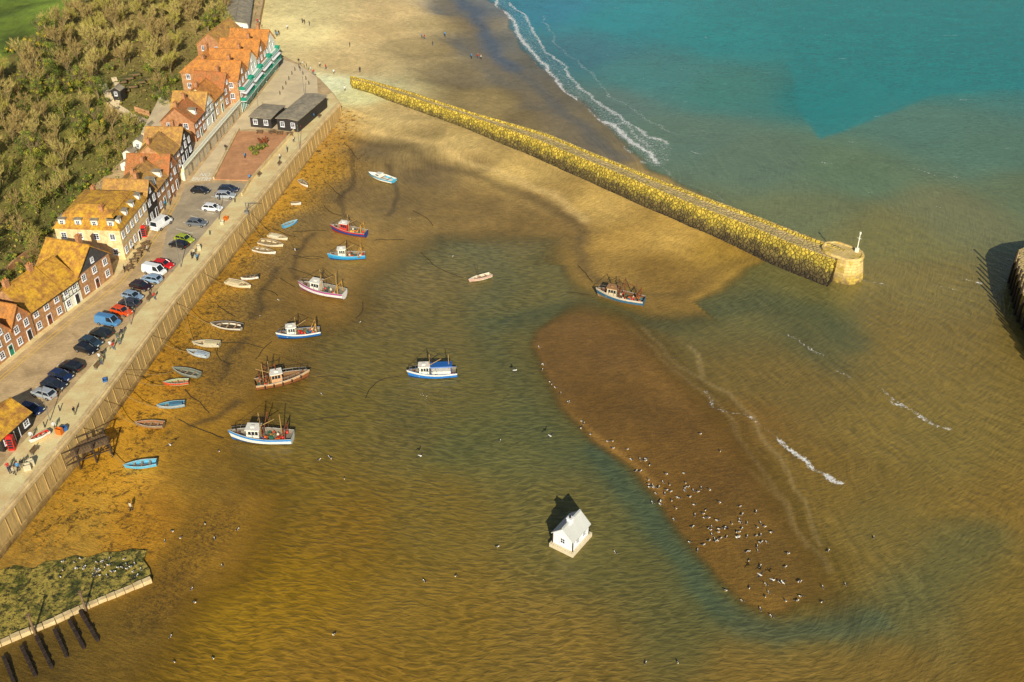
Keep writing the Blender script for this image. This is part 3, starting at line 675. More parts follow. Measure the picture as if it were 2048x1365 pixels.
house((252,520),(302,454),13,6.6,2.4,'cream','roofy','mansard',2,chim=2,label='cream fronted inn with mansard roof and white dormers',door=DB,dorm=4,name='harbour_inn',cat='inn',nwin=6)
house((302,452),(320,428),9,6.,3.,'black','roofb','front',2,chim=1,label='narrow black weatherboarded gabled house',door=DB,name='weatherboarded_house',group=gt_)
house((320,428),(344,396),9,5.4,3.2,'brick2','roofb','side',2,chim=2,label='tan brick house with brown tiled roof',door=DG,group=gt_,dorm=2)
house((344,396),(360,372),9,5.6,3.2,'brick','roofr','front',2,chim=0,label='gabled brick house next to the car park',door=DB,name='gabled_house',group=gt_)
Z2=8.2
house((344,362),(365,334),8,4.9,3.2,'brick2','roofb','side',2,chim=1,label='tan brick cottage above the arcaded wall',z0=Z2,group=gt_,door=DB)
house((365,334),(386,304),8,4.6,3.,'black','roofb','front',2,chim=1,label='black gabled cottage with white windows above the arches',z0=Z2,group=gt_,door=DB)
house((394,284),(414,260),8,4.8,3.2,'brick','roofr','side',2,chim=2,label='brick cottage with russet roof above the arches',z0=Z2,group=gt_,door=DG,dorm=1)
house((414,260),(432,239),8,4.9,3.2,'white','roofb','front',2,chim=0,label='half-timbered white gabled cottage',z0=Z2,group=gt_,door=DB,timb=True,name='timbered_house')
house((432,239),(451,218),8,4.6,3.,'cream','roofo','side',2,chim=1,label='cream cottage with orange roof above the arches',z0=Z2,group=gt_,door=DG)
house((451,218),(469,201),8,5.,3.2,'brick','roofr','front',2,chim=1,label='gabled brick cottage above the arches',z0=Z2,group=gt_,door=DB,name='gabled_house')
pts=[(484,226),(503,201),(521,178),(539,156),(556,137)]
for i,(a,b) in enumerate(zip(pts[:-1],pts[1:])):
    house(a,b,10.5,8.6,3.4,'white' if i%2 else 'brick2','roofo','front',3,chim=1,label='tall gabled block with white awnings and teal balconies',door=None,name='balcony_house',balc=True,nwin=3,group='tall gabled balcony houses by the beach')
house((424,186),(470,150),8,4.8,2.8,'brick2','roofo','hip',2,chim=2,label='wide brick building with orange hipped roof',z0=9,name='brick_building',cat='building')
house((452,128),(492,96),8,5.,3.2,'brick','roofb','side',2,chim=0,label='brick building with long brown roof behind the beach',z0=8,name='brick_building',cat='building')
house((497,68),(508,-10),7,3.2,.8,'white','roofg','side',1,chim=0,label='long low pavilion with grey roof beside the beach',name='beach_pavilion',cat='pavilion',z0=5.6)
house((502,254),(544,258),8.5,2.6,.3,'black','roofg','side',1,chim=0,label='black timber shed with shallow grey roof',name='timber_shed',cat='shed',nwin=2,over=.25)
house((556,260),(598,265),17,3.,.35,'black','roofg','front',1,chim=0,label='larger black timber shed with grey roof',name='timber_shed',cat='shed',nwin=2,over=.25,sidewin=False)
house((8,905),(66,852),6,2.6,1.8,'black','roofy','side',1,chim=0,label='black kiosk with bright orange tiled roof on the quay',name='kiosk',cat='kiosk',door=DB,nwin=3)
a=Vector(P(372,360,QZ)[:2]);b=Vector(P(486,224,QZ)[:2]);d=b-a;L=d.length;hW=Z2-QZ
e=empty('arcaded_wall',(a.x,a.y,QZ),math.atan2(d.y,d.x),'white retaining wall with a row of dark arches','wall')
mb=MB(); k=17; w=L/k
mb.box(0,.5,0,L,1.,hW,1); mb.box(0,-.0,hW-.7,L,.5,hW+.1,0)  # back wall coloured near-black to paint the shade inside the arches
for i in range(k+1): mb.box(i*w-.5,0,0,i*w+.5,.499,hW-.7,0)
for i in range(k):
    for sx_ in (0,1):
        x=i*w+(.5 if sx_==0 else w-.5); s_=1 if sx_==0 else -1
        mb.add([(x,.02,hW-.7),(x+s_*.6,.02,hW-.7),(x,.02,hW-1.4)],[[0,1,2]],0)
mb.box(0,.1,hW+.1,L,.35,hW+.8,0)
mb.obj('arch_wall',[M['white'],M['dark']],e)
polyobj('terrace_ground',[(a.x,a.y),(b.x,b.y),(b.x-22,b.y+4),(b.x-20,b.y-20),(a.x-14,a.y+20),(a.x-12,a.y-2)],Z2-.05,pm_asph2,zb=QZ-.5)
for nm,pl in (('brick_boundary_wall',[(588,264),(500,364),(484,392)]),('brick_boundary_wall',[(478,262),(428,360)])):
    mb=MB(); w3=[P(x,y,QZ) for x,y in pl]
    for p,q in zip(w3[:-1],w3[1:]):
        p=Vector(p[:2]);q=Vector(q[:2]);n=(q-p).normalized();n=Vector((-n.y,n.x))*.15
        pt=[(p-n),(q-n),(q+n),(p+n)]; mb.hexa([(v.x,v.y,QZ) for v in pt],[(v.x,v.y,QZ+.7) for v in pt])
    o=mb.obj(nm,[M['conc']]); tag(o,'low pale boundary wall beside the paved square','wall')
# hillside path and garden walls following the slope
def onhill(name,pl,wd,h,material,label=None):
    mb=MB(); w3=[PG(x,y) for x,y in pl]
    for p,q in zip(w3[:-1],w3[1:]):
        p=Vector(p);q=Vector(q);k=max(1,int((q-p).length/1.5))
        for i in range(k):
            a_=p+(q-p)*i/k;b_=p+(q-p)*(i+1)/k; a_.z=gz(a_.x,a_.y);b_.z=gz(b_.x,b_.y)
            n=(b_-a_).normalized(); n=Vector((-n.y,n.x,0))*wd/2; pt=[a_-n,b_-n,b_+n,a_+n]
            mb.hexa([(v.x,v.y,v.z-.6) for v in pt],[(v.x,v.y,v.z+h) for v in pt])
    o=mb.obj(name,[material])
    if label: tag(o,label,'wall')
    else: o["kind"]='structure'
onhill('hillside_path',[(206,170),(222,205),(262,232),(300,246),(322,270)],1.8,.25,pm_asph2)
onhill('hillside_path',[(232,214),(240,186),(228,158)],1.4,.25,pm_asph2)
onhill('garden_wall',[(214,214),(262,244),(296,258)],.4,1.3,M['conc'],'pale garden retaining wall on the wooded hillside')
onhill('garden_wall',[(300,232),(270,222)],.4,1.2,M['brick2'],'short brick garden wall beside the hillside path')
onhill('garden_wall',[(108,500),(60,512),(0,560)],.4,1.2,M['brick2'],'brick garden wall behind the terraced houses')
def text(s,loc,rz,size,material,name='road_marking'):
    cu=bpy.data.curves.new(name,'FONT'); cu.body=s; cu.size=size; cu.align_x='CENTER'; cu.extrude=.0; cu.offset=.0
    t=bpy.data.objects.new(name,cu); link(t)
    bpy.context.view_layer.update(); dg=bpy.context.evaluated_depsgraph_get()
    me=bpy.data.meshes.new_from_object(t.evaluated_get(dg)); bpy.data.objects.remove(t)
    me.materials.clear(); me.materials.append(material)
    o=bpy.data.objects.new(name,me); link(o); o.location=loc; o.rotation_euler=(0,0,rz); o["kind"]='structure'; o.scale=(1,1.7,1); return o
p=P(408,353,QZ); text('NO',(p[0],p[1],QZ+.02),-.05,1.5,m_wh)
p=P(402,362,QZ); text('ENTRY',(p[0],p[1],QZ+.02),-.05,1.5,m_wh)
# ---------- cars ----------
def car_proto(kind):
    e=empty('parked_car' if kind!='van' else 'parked_van',(0,0,0))
    v=kind=='van'
    L=4.9 if v else 4.3; Wd=.95 if v else .88; top=2.05 if v else 1.47
    mb=MB()
    if v: st=[(-2.45,.8,1.0,.45),(-2.4,.93,1.15,.3),(-1.2,.95,1.15,.28),(1.2,.95,1.12,.28),(2.1,.92,1.02,.3),(2.42,.78,.85,.4)]
    else: st=[(-2.15,.72,.82,.45),(-2.05,.84,.93,.3),(-1.2,.88,.95,.25),(.6,.88,.93,.25),(1.5,.86,.84,.28),(2.,.78,.72,.32),(2.15,.62,.6,.42)]
    vs=[];fs=[]
    for x,w,zt,zb in st: vs+=[(x,-w*.93,zb),(x,-w,(zt+zb)/2),(x,-w*.93,zt-.04),(x,-w*.8,zt),(x,w*.8,zt),(x,w*.93,zt-.04),(x,w,(zt+zb)/2),(x,w*.93,zb)]
    n=8
    for i in range(len(st)-1):
        for k in range(n): fs.append([i*n+k,i*n+(k+1)%n,(i+1)*n+(k+1)%n,(i+1)*n+k])
    fs+=[list(range(n)),list(range((len(st)-1)*n,len(st)*n))]
    mb.add(vs,fs,0)
    if v: b0,b1,t0,t1,zb=-2.35,1.75,-2.2,1.15,1.1
    else: b0,b1,t0,t1,zb=-1.95,1.05,-1.45,.35,.9
    bw,tw=Wd*.86,Wd*.72
    mb.hexa([(t0-.05,-tw-.03,top-.06),(t1+.05,-tw-.03,top-.06),(t1+.05,tw+.03,top-.06),(t0-.05,tw+.03,top-.06)],[(t0+.1,-tw+.08,top),(t1-.08,-tw+.08,top),(t1-.08,tw-.08,top),(t0+.1,tw-.08,top)],0)
    for s in (-1,1):
        for xb,xt in ((b0,t0),(b1,t1),((b0+b1)/2,(t0+t1)/2)): mb.cyl((xb,s*(bw+.01),zb),(xt,s*(tw+.01),top-.04),.05,.045,6,0)
        if v: mb.hexa([(b0,s*(bw+.015),zb),(.2,s*(bw+.015),zb),(.2,s*(bw-.03),zb),(b0,s*(bw-.03),zb)],[(t0,s*(tw+.015),top-.06),(.2,s*(tw+.015),top-.06),(.2,s*(tw-.03),top-.06),(t0,s*(tw-.03),top-.06)],0)
        mb.box(b1-.35,s*Wd if s>0 else -Wd-.18,zb,b1-.15,s*Wd+.18 if s>0 else -Wd,zb+.14,0)
    bo=mb.obj('body',[M['red']],e,smooth=False); bo.material_slots[0].link='OBJECT'; bo.material_slots[0].material=M['red']
    mb=MB(); mb.hexa([(b0,-bw,zb-.06),(b1,-bw,zb-.06),(b1,bw,zb-.06),(b0,bw,zb-.06)],[(t0,-tw,top-.07),(t1,-tw,top-.07),(t1,tw,top-.07),(t0,tw,top-.07)]); mb.obj('window',[M['glass']],e)
    wb=MB(); wb.cyl((0,-.11,0),(0,.11,0),.32,.32,14,0); wb.cyl((0,-.125,0),(0,.125,0),.19,.19,10,1)
    wo=wb.obj('wheel',[M['tyre'],M['rim']],e); xw=L*.3
    wo.location=(xw,-Wd*.9,.32)
    for x,y in ((xw,Wd*.9),(-xw,-Wd*.9),(-xw,Wd*.9)): put(wo.data,'wheel',e,(x,y,.32))
    hb=MB(); hb.box(-.06,-.17,-.07,.06,.17,.07); hl=hb.obj('headlight',[M['lamp']],e); xx=2.04 if not v else 2.34
    hl.location=(xx,-.55,.64 if not v else .8); put(hl.data,'headlight',e,(xx,.55,.64 if not v else .8))
    tb=MB(); tb.box(-.05,-.14,-.08,.05,.14,.08); tl=tb.obj('tail_light',[M['tail']],e); tl.location=(-2.12 if not v else -2.44,-.6,.78); put(tl.data,'tail_light',e,(-2.12 if not v else -2.44,.6,.78))
    return e
protoC=car_proto('car');protoV=car_proto('van')
def pt(rgb):
    k='car_paint_%d_%d_%d'%rgb
    return mat(k,rgb,.3,.04,2,coat=.6)
BK=(22,22,26);NV=(26,38,68);SV=(142,146,148);WH=(208,205,198)
cars=[(62,818,NV,'dark blue parked car',0),(88,787,SV,'silver parked car',0),(108,769,(34,38,48),'dark grey parked car',0),(122,751,NV,'dark blue parked car',0),(142,733,BK,'black parked car',0),(172,698,BK,'black parked car',0),(182,684,(38,54,64),'dark parked car',0),(202,666,(28,34,34),'dark green parked car',0),(216,643,(66,112,150),'light blue camper van parked on the quay',1),(243,622,(190,66,16),'orange parked car',0),(258,606,(44,46,52),'dark grey parked car',0),(265,592,(112,132,150),'pale blue grey parked car',0),(282,572,(38,20,24),'dark maroon parked car',0),(303,558,(122,142,160),'pale blue parked car',0),(309,542,WH,'white parked people carrier',1),(326,529,(176,18,16),'bright red parked car',0),(357,489,BK,'black parked car',0),(369,478,(140,150,30),'lime yellow parked car',0),(394,446,(86,90,94),'grey parked car',0),(425,416,WH,'white parked car',0),(401,381,BK,'black parked car',0),(451,391,SV,'silver parked car',0),(457,379,(34,40,56),'dark blue parked car',0)]
for i,(x,y,c,lb,v) in enumerate(cars):
    p=P(x,y,QZ+.6); rz=math.radians(-20+random.uniform(-4,4))+(math.pi if i%3==1 else 0)
    if y<450: rz=math.radians(random.uniform(-12,2))
    e=dup(protoV if v else protoC,(p[0],p[1],QZ+.02),(0,0,rz),random.uniform(.97,1.04)*(.94 if v else 1),lb+' on the quay' if 'quay' not in lb else lb,{'paint':pt(c)})
    e["category"]='van' if v else 'car'; e["group"]='cars parked along the quay'
p=P(323,447,QZ+.9); e=dup(protoV,(p[0],p[1],QZ+.14),(0,0,math.radians(68)),1.08,'white delivery van parked beside the houses',{'paint':pt(WH)}); e["category"]='van'
def purge(o):
    for ch in list(o.children): purge(ch)
    bpy.data.objects.remove(o)
purge(protoC);purge(protoV)
# ---------- boats ----------
def hull(L,B,Hh,mats,par,deckf=.62,rim=.12,transom=.8,sheer=.4):
    n=18; mb=MB(); rows=[]
    def hb(t): return B/2*(1-max(0,(t-.38)/.62)**2.3)*(transom+(1-transom)*min(1,t/.35))
    for i in range(n+1):
        t=i/n; b=max(hb(t),.02); sh=Hh*(1+sheer*t**2.2+.06*(1-t)**2); x=L*(t-.5)
        rk=.07*L*t**3
        kz=.0+.25*Hh*max(0,(t-.8)/.2)**2
        zs=[kz,kz+.14*sh,.42*sh,.78*sh,sh,sh,deckf*Hh+.12*Hh*t]
        bs=[.02,.55*b,.88*b,.98*b,b,max(b-rim,.01),max(b-rim-.02,.01)]
        xs_=[x+rk*(z/sh) for z in zs]
        rows.append([(xx,bb,zz) for xx,bb,zz in zip(xs_,bs,zs)])
    K=7
    for s in (1,-1):
        vs=[(x,s*y,z) for r in rows for x,y,z in r]
        for k in range(K-1):
            m_=[0,0,1,2,3,4][k]
            mb.add(vs,[],0)
            o=len(mb.v)-len(vs)
            for i in range(n): mb.f.append([o+i*K+k,o+(i+1)*K+k,o+(i+1)*K+k+1,o+i*K+k+1]); mb.m.append(m_)
    r0=rows[0]
    tr=[(x,y,z) for x,y,z in r0[:5]]+[(x,-y,z) for x,y,z in r0[:5][::-1]]
    mb.add(tr,[list(range(len(tr)))],1)
    mb.add([(r0[5][0]+.08,y,z) for _,y,z in r0[5:]]+[(r0[5][0]+.08,-y,z) for _,y,z in r0[5:][::-1]],[[0,1,2,3]],4)
    o=mb.obj('hull',mats,par,fix=False)
    db=MB(); 
    for i in range(n):
        a_,b_=rows[i][6],rows[i+1][6]
        db.add([(a_[0],a_[1],a_[2]+.01),(b_[0],b_[1],b_[2]+.01),(b_[0],-b_[1],b_[2]+.01),(a_[0],-a_[1],a_[2]+.01)],[[0,1,2,3]],0)
    return o,db,rows
def bp_(c,name=None,rough=.5): return mat('boat_paint_%d_%d_%d'%c,tuple(v*.95 for v in c),rough,.38,1.4,bump=.1)
GREY=(122,114,98);WHT=(212,205,190)
def place(bow,stern,z=0.):
    a=Vector(P(stern[0],stern[1],z+.5)[:2]);b=Vector(P(bow[0],bow[1],z+.5)[:2]); d=b-a
    return (a+b)/2,math.atan2(d.y,d.x),d.length
def chainline(p,ang,ln,seed):
    r=random.Random(seed); mb=MB(); x,y=p; pr=None; a=ang
    for i in range(int(ln/1.2)):
        a+=r.gauss(0,.2); x+=1.2*math.cos(a);y+=1.2*math.sin(a); q=(x,y,max(gz(x,y),0)+.03)
        if pr: mb.cyl(pr,q,.07,.07,5)
        pr=q
    o=mb.obj('mooring_chain',[M['chain']]); tag(o,'weed covered mooring chain lying across the mud','chain','mooring chains on the harbour mud')
def fishing(bow,stern,cm,cs,cw,label,cb=(90,40,30),wh=.22,gear='gantry',roofc=None,clutter=8,masts=1,deckc=GREY,canopy=None,name='fishing_boat',heel=0.,mastc=(150,120,70)):
    c,rz,L=place(bow,stern); B=L*.33;Hh=L*.135+.25
    g_=max(gz(c.x,c.y),-.25)
    e=empty(name,(c.x,c.y,g_-.08),0,label,'fishing boat','fishing boats moored in the harbour',rot=(heel,0,rz))
    h,db,rows=hull(L,B,Hh,[bp_(cb),bp_(cm),bp_(cs),bp_(WHT if cs!=WHT else cm),bp_(deckc)],e)
    db.obj('deck',[bp_(deckc)],e,fix=False)
    dz=Hh*.66
    wx=L*wh; wl=L*.11;ww=B*.29;hh=1.9
    mb=MB(); mb.hexa([(wx-wl,-ww,dz),(wx+wl,-ww,dz),(wx+wl,ww,dz),(wx-wl,ww,dz)],[(wx-wl,-ww*.92,dz+hh),(wx+wl*.8,-ww*.92,dz+hh),(wx+wl*.8,ww*.92,dz+hh),(wx-wl,ww*.92,dz+hh)])
    wo=mb.obj('wheelhouse',[bp_(cw)],e)
    mb=MB(); z1,z2=dz+hh*.55,dz+hh*.88
    for s in (-1,1):
        for i in range(3):
            x0=wx-wl+.12+i*(wl*1.75-.2)/3; x1=x0+(wl*1.75-.2)/3-.1
            y=s*(ww*.955+.02); mb.hexa([(x0,y-.02,z1),(x1,y-.02,z1),(x1,y+.02,z1),(x0,y+.02,z1)],[(x0,y-.04*s-.02,z2),(x1,y-.04*s-.02,z2),(x1,y-.04*s+.02,z2),(x0,y-.04*s+.02,z2)])
    for i in range(3):
        y0=-ww*.9+.06+i*(ww*1.8)/3; y1=y0+ww*.6-.12; xf=wx+wl*.89
        mb.hexa([(xf,y0,z1),(xf+.04,y0,z1),(xf+.04,y1,z1),(xf,y1,z1)],[(xf-.06,y0,z2),(xf-.02,y0,z2),(xf-.02,y1,z2),(xf-.06,y1,z2)])
    mb.obj('window',[M['glass']],wo)
    mb=MB(); mb.box(wx-wl-.2,-ww-.08,dz+hh+.003,wx+wl*.8+.25,ww+.08,dz+hh+.12); mb.box(wx-.3,-.25,dz+hh+.12,wx+.3,.25,dz+hh+.3)
    mb.obj('roof',[bp_(roofc or WHT)],wo)
    mb=MB(); mb.box(L*.37,-.3,dz+.25*Hh,L*.41,.3,dz+.25*Hh+.4); mb.cyl((L*.43,0,dz),(L*.43,0,dz+Hh*.9),.09); mb.obj('winch',[M['rust']],e)
    mb=MB(); mh=L*.5
    mx=wx-wl-.15
    mb.cyl((mx,0,dz),(mx,0,dz+mh),.11,.07); mb.cyl((mx-.0,-.7,dz+mh*.8),(mx,.7,dz+mh*.8),.05)
    mb.cyl((mx,0,dz+mh*.45),(mx-L*.25,0,dz+mh*.75),.08,.06)
    mb.obj('mast',[bp_(mastc)],e)
    if masts>1:
        mb=MB(); mx2=-L*.33; mb.cyl((mx2,0,dz),(mx2,0,dz+mh*.95),.1,.06); mb.obj('mast',[bp_(mastc)],e)
    if masts>2:
        mb=MB(); mx2=-L*.08; mb.cyl((mx2,.3,dz),(mx2,.3,dz+mh*.8),.1,.06); mb.cyl((mx2,.3,dz+mh*.7),(-L*.33,0,dz+mh*.7),.07,.05); mb.obj('mast',[M['rust']],e)
    rg=MB(); rg.cyl((mx,0,dz+mh),(L*.53,0,Hh*1.45),.03,.03,5); rg.cyl((mx,0,dz+mh),(-L*.47,0,Hh*1.2+1.),.03,.03,5)
    for s in (-1,1): 
        rg.cyl((mx,0,dz+mh*.9),(mx-.3,s*B*.46,Hh*1.05),.025,.025,5); rg.cyl((mx,0,dz+mh*.9),(mx-1.4,s*B*.46,Hh*1.05),.025,.025,5)
    rg.obj('rigging',[M['timber']],e)
    if gear in('gantry','trawl'):
        mb=MB(); gx=-L*.40;gh=2.3
        for s in (-1,1): mb.cyl((gx,s*B*.36,dz),(gx,s*B*.3,dz+gh),.09); mb.cyl((gx+1.1,s*B*.38,dz),(gx,s*B*.3,dz+gh),.06)
        mb.cyl((gx,-B*.36,dz+gh),(gx,B*.36,dz+gh),.1); mb.cyl((gx,-B*.33,dz+gh*.6),(gx,B*.33,dz+gh*.6),.06)
        mb.obj('gantry',[bp_((170,130,60)) if gear=='gantry' else M['rust']],e)
    if gear=='trawl':
        for s in (-1,1):
            mb=MB(); mb.cyl((wx-wl-.3,s*.3,dz+.4),(wx-wl-1.,s*B*.6,dz+mh*.75),.09,.06); mb.cyl((wx-wl-1.,s*B*.6,dz+mh*.75),(wx-wl-.9,s*B*.55,Hh*1.1),.03); mb.obj('outrigger_boom',[M['rust']],e)
    if canopy:
        mb=MB(); x0,x1=-L*.40,wx-wl-.1
        mb.hexa([(x0,-B*.34,dz+1.75),(x1,-B*.34,dz+1.75),(x1,B*.34,dz+1.75),(x0,B*.34,dz+1.75)],[(x0,-B*.3,dz+1.9),(x1,-B*.3,dz+1.9),(x1,B*.3,dz+1.9),(x0,B*.3,dz+1.9)])
        for x in (x0+.1,x1-.1):
            for s in(-1,1): mb.cyl((x,s*B*.33,dz),(x,s*B*.33,dz+1.75),.04)
        mb.obj('canopy',[bp_(canopy)],e)
        mb=MB(); mb.box(x0+.3,-B*.3,dz,x1-.3,B*.3,dz+.9); mb.obj('cabin',[bp_(WHT)],e)
    mb=MB()
    for s in(-1,1):
        pr=None
        for i in range(9,18,2):
            r=rows[i][4]; q=(r[0],s*(r[1]-.06),r[2]); t_=(q[0],q[1],q[2]+.6); mb.cyl(q,t_,.03,.03,5)
            if pr: mb.cyl(pr,t_,.03,.03,5)
            pr=t_
    mb.obj('railing',[M['metal']],e)
    mb=MB()
    for i in range(3,16,3):
        r=rows[i][4]; mb.cyl((r[0],-r[1]-.12,r[2]-.1),(r[0],-r[1]-.12,r[2]-.62),.12,.12,7)
    mb.obj('fender',[M['tyre']],e)
    pal=[(200,90,20),(40,90,150),(190,180,150),(150,40,30),(60,70,60),(210,170,60),(30,110,120),(110,80,50),(90,64,40)]
    for i in range(int(clutter*1.8)):
        x=random.uniform(-L*.42,wx-wl-.5);y=random.uniform(-B*.32,B*.32);s=random.uniform(.22,.5);a_=random.uniform(0,3)
        mb=MB(); k=i%3
        if k==0:
            mb.box(-s,-s*.6,0,s,s*.6,.06,0)
            for q in((-s,-s*.6,s,-s*.6+.05),(-s,s*.6-.05,s,s*.6),(-s,-s*.55,-s+.05,s*.55),(s-.05,-s*.55,s,s*.55)): mb.box(q[0],q[1],.061,q[2],q[3],.38,0)
            o=mb.obj('fish_box',[bp_(random.choice(pal))],e)
        elif k==1:
            for j in range(6): mb.ball((random.uniform(-s,s),random.uniform(-s,s)*.7,.15+random.uniform(0,.15)),s*.55,s*.5,.2,0,7,4)
            o=mb.obj('net_heap',[mat('net_%d'%(i%2),(40,84,66) if i%2 else (120,84,40),.95,.4,4)],e)
        else:
            mb.ball((0,0,.25),.24,.24,.27,0); mb.cyl((0,0,.5),(0,0,.62),.05); o=mb.obj('buoy',[bp_(random.choice([(220,90,20),(200,40,30),(220,190,160)]))],e)
        o.location=(x,y,dz+.02); o.rotation_euler=(0,0,a_)
    bw=(c.x+math.cos(rz)*L*.55,c.y+math.sin(rz)*L*.55)
    chainline(bw,rz+random.uniform(-.5,.5),random.uniform(6,11),int(L*100))
    return e
RD=(170,34,24)
fishing((666,463),(733,474),(24,60,120),RD,(190,50,34),'small fishing boat with dark blue hull and red gunwale',cb=(150,30,24),wh=.14,clutter=7)
fishing((660,517),(731,514),(40,130,180),(60,150,190),(214,208,184),'small light blue fishing boat with cluttered deck',cb=(30,70,110),wh=.16,clutter=10)
fishing((603,578),(690,594),(216,208,200),(150,60,120),WHT,'white fishing boat with magenta striped hull',cb=(120,50,96),wh=.14,clutter=7,masts=2)
fishing((558,674),(641,664),(30,90,150),WHT,(216,212,195),'blue fishing boat with white wheelhouse and orange gear',cb=(20,44,80),wh=.2,clutter=12)
fishing((614,752),(511,772),(126,76,42),(180,146,104),(180,140,100),'old wooden trawler with brown hull and tall masts',cb=(90,54,32),wh=-.08,gear='trawl',masts=3,clutter=12,deckc=(120,88,54))
fishing((466,874),(586,878),(214,212,202),(40,120,180),WHT,'large white trawler with blue trim and stern gantry',cb=(24,84,140),wh=.14,clutter=10,masts=2,gear='trawl')
fishing((820,750),(914,746),(40,110,180),WHT,(220,212,192),'white fishing boat with blue canopy and two masts',cb=(20,60,110),wh=.2,clutter=5,masts=2,canopy=(28,84,150),gear='none')
fishing((1197,588),(1288,606),(56,96,120),(190,176,150),(196,176,140),'weathered blue hulled trawler with tall rusty rigging and cluttered deck',cb=(150,120,84),wh=.2,clutter=16,masts=3,gear='trawl',deckc=(104,76,48),roofc=(150,110,70),mastc=(110,80,50))
def dinghy(bow,stern,cm,ci,label,cover=None,motor=False,z=None,name='rowing_boat',cabin=False,mast=False,heel=None):
    c,rz,L=place(bow,stern,.3); B=L*.4;Hh=.55+.03*L; g_=max(gz(c.x,c.y),-.1) if z is None else z
    e=empty(name,(c.x,c.y,g_+.0),0,label,'boat',None,rot=(random.uniform(-.08,.08) if heel is None else heel,0,rz))
    if z is None: e["group"]='small boats lying on the harbour mud'
    h,db,rows=hull(L,B,Hh,[bp_(cm),bp_(cm),bp_(cm),bp_(WHT if cm!=WHT else (150,130,96)),bp_(ci)],e,deckf=.25,rim=.09,transom=.78,sheer=.25)
    db.obj('floor',[bp_(ci)],e,fix=False)
    for t in (-.28,-.02,.22):
        bb=B*.47*(1-max(0,(t+.12)/.62)**2.3); mb=MB(); mb.box(L*t-.14,-bb,Hh*.72,L*t+.14,bb,Hh*.78); mb.obj('thwart',[bp_((160,134,96))],e)
    if motor:
        mb=MB(); mb.box(-L*.5-.25,-.15,Hh*.9,-L*.5+.08,.15,Hh*.9+.45); mb.cyl((-L*.5-.15,0,Hh*.9),(-L*.5-.2,0,-.05),.06); mb.obj('outboard_motor',[M['tyre']],e)
    if cover:
        mb=MB(); mb.hexa([(-L*.42,-B*.38,Hh*.9),(L*.1,-B*.42,Hh*.95),(L*.1,B*.42,Hh*.95),(-L*.42,B*.38,Hh*.9)],[(-L*.4,-B*.2,Hh*1.15),(L*.08,-B*.2,Hh*1.2),(L*.08,B*.2,Hh*1.2),(-L*.4,B*.2,Hh*1.15)]); mb.obj('cover',[bp_(cover)],e)
    if cabin:
        mb=MB(); mb.hexa([(0,-B*.3,Hh*.8),(L*.3,-B*.22,Hh),(L*.3,B*.22,Hh),(0,B*.3,Hh*.8)],[(.1,-B*.26,Hh+.7),(L*.2,-B*.18,Hh+.65),(L*.2,B*.18,Hh+.65),(.1,B*.26,Hh+.7)]); ca=mb.obj('cabin',[bp_(WHT)],e)
        mb=MB(); 
        for s in(-1,1): mb.box(.4,s*B*.285-.02,Hh+.25,L*.17,s*B*.285+.02,Hh+.5)
        mb.obj('window',[M['glass']],ca)
    if mast:
        mb=MB(); mb.cyl((L*.1,0,Hh*.3),(L*.1,0,Hh+L*.62),.05,.03); mb.cyl((L*.1,0,Hh+.5),(-L*.4,0,Hh+.5),.04); mb.obj('mast',[M['timber']],e)
    mb=MB(); mb.cyl((-L*.3,B*.15,Hh*.82),(L*.25,B*.1,Hh*.84),.035); mb.box(L*.25,B*.06,Hh*.8,L*.33,B*.16,Hh*.84); mb.obj('oar',[M['wood']],e)
    return e
cream=(208,194,158)
dinghy((740,350),(788,364),(70,160,190),WHT,'pale blue cabin boat with white foredeck on wet sand',cabin=True,name='cabin_boat')
dinghy((940,558),(982,546),(186,150,130),(200,186,160),'small white and red sailing boat stranded in shallows',mast=True,name='sailing_boat',heel=.12)
dinghy((616,378),(600,366),WHT,(120,110,90),'tiny white dinghy on seaweed')
dinghy((602,412),(583,412),(190,186,170),(110,90,60),'small weathered dinghy on seaweed')
dinghy((594,444),(566,455),(70,150,190),(110,150,160),'small pale blue rowing boat on the shingle')
dinghy((574,481),(538,473),cream,(170,150,110),'cream rowing boat drawn up on the mud',cover=cream)
dinghy((565,494),(519,486),cream,(140,120,84),'cream open boat drawn up on the mud')
dinghy((550,508),(508,500),WHT,(140,120,84),'white open rowing boat on the mud')
dinghy((484,560),(517,556),WHT,(60,50,40),'small white boat with dark interior',motor=True)
dinghy((500,577),(454,566),cream,(180,160,120),'cream covered rowing boat on the mud',cover=(200,180,136))
dinghy((425,650),(484,656),(200,190,166),(70,56,40),'long pale boat with dark interior and motor',motor=True)
dinghy((388,688),(440,690),(190,180,150),(160,144,110),'pale beamy work boat on the mud',cover=(190,174,134))
dinghy((376,704),(416,713),(170,180,180),(130,140,140),'grey covered dinghy on the mud',cover=(150,160,166))
dinghy((348,740),(398,752),(120,124,110),(90,96,84),'grey green rowing boat on the mud')
dinghy((330,768),(378,764),(180,70,40),(140,150,110),'red rowing boat with pale interior')
dinghy((317,814),(370,808),(140,150,150),(60,120,140),'grey boat with blue interior and gear',cover=(70,110,130))
dinghy((274,850),(328,852),(130,110,84),(140,90,50),'brown open boat with pointed bow')
dinghy((252,936),(314,928),(80,160,190),(90,150,170),'light blue flat bottomed boat on wet sand')
dinghy((78,935),(114,915),(214,204,190),(180,50,30),'small red and white boat on the quay edge',z=QZ+.1)
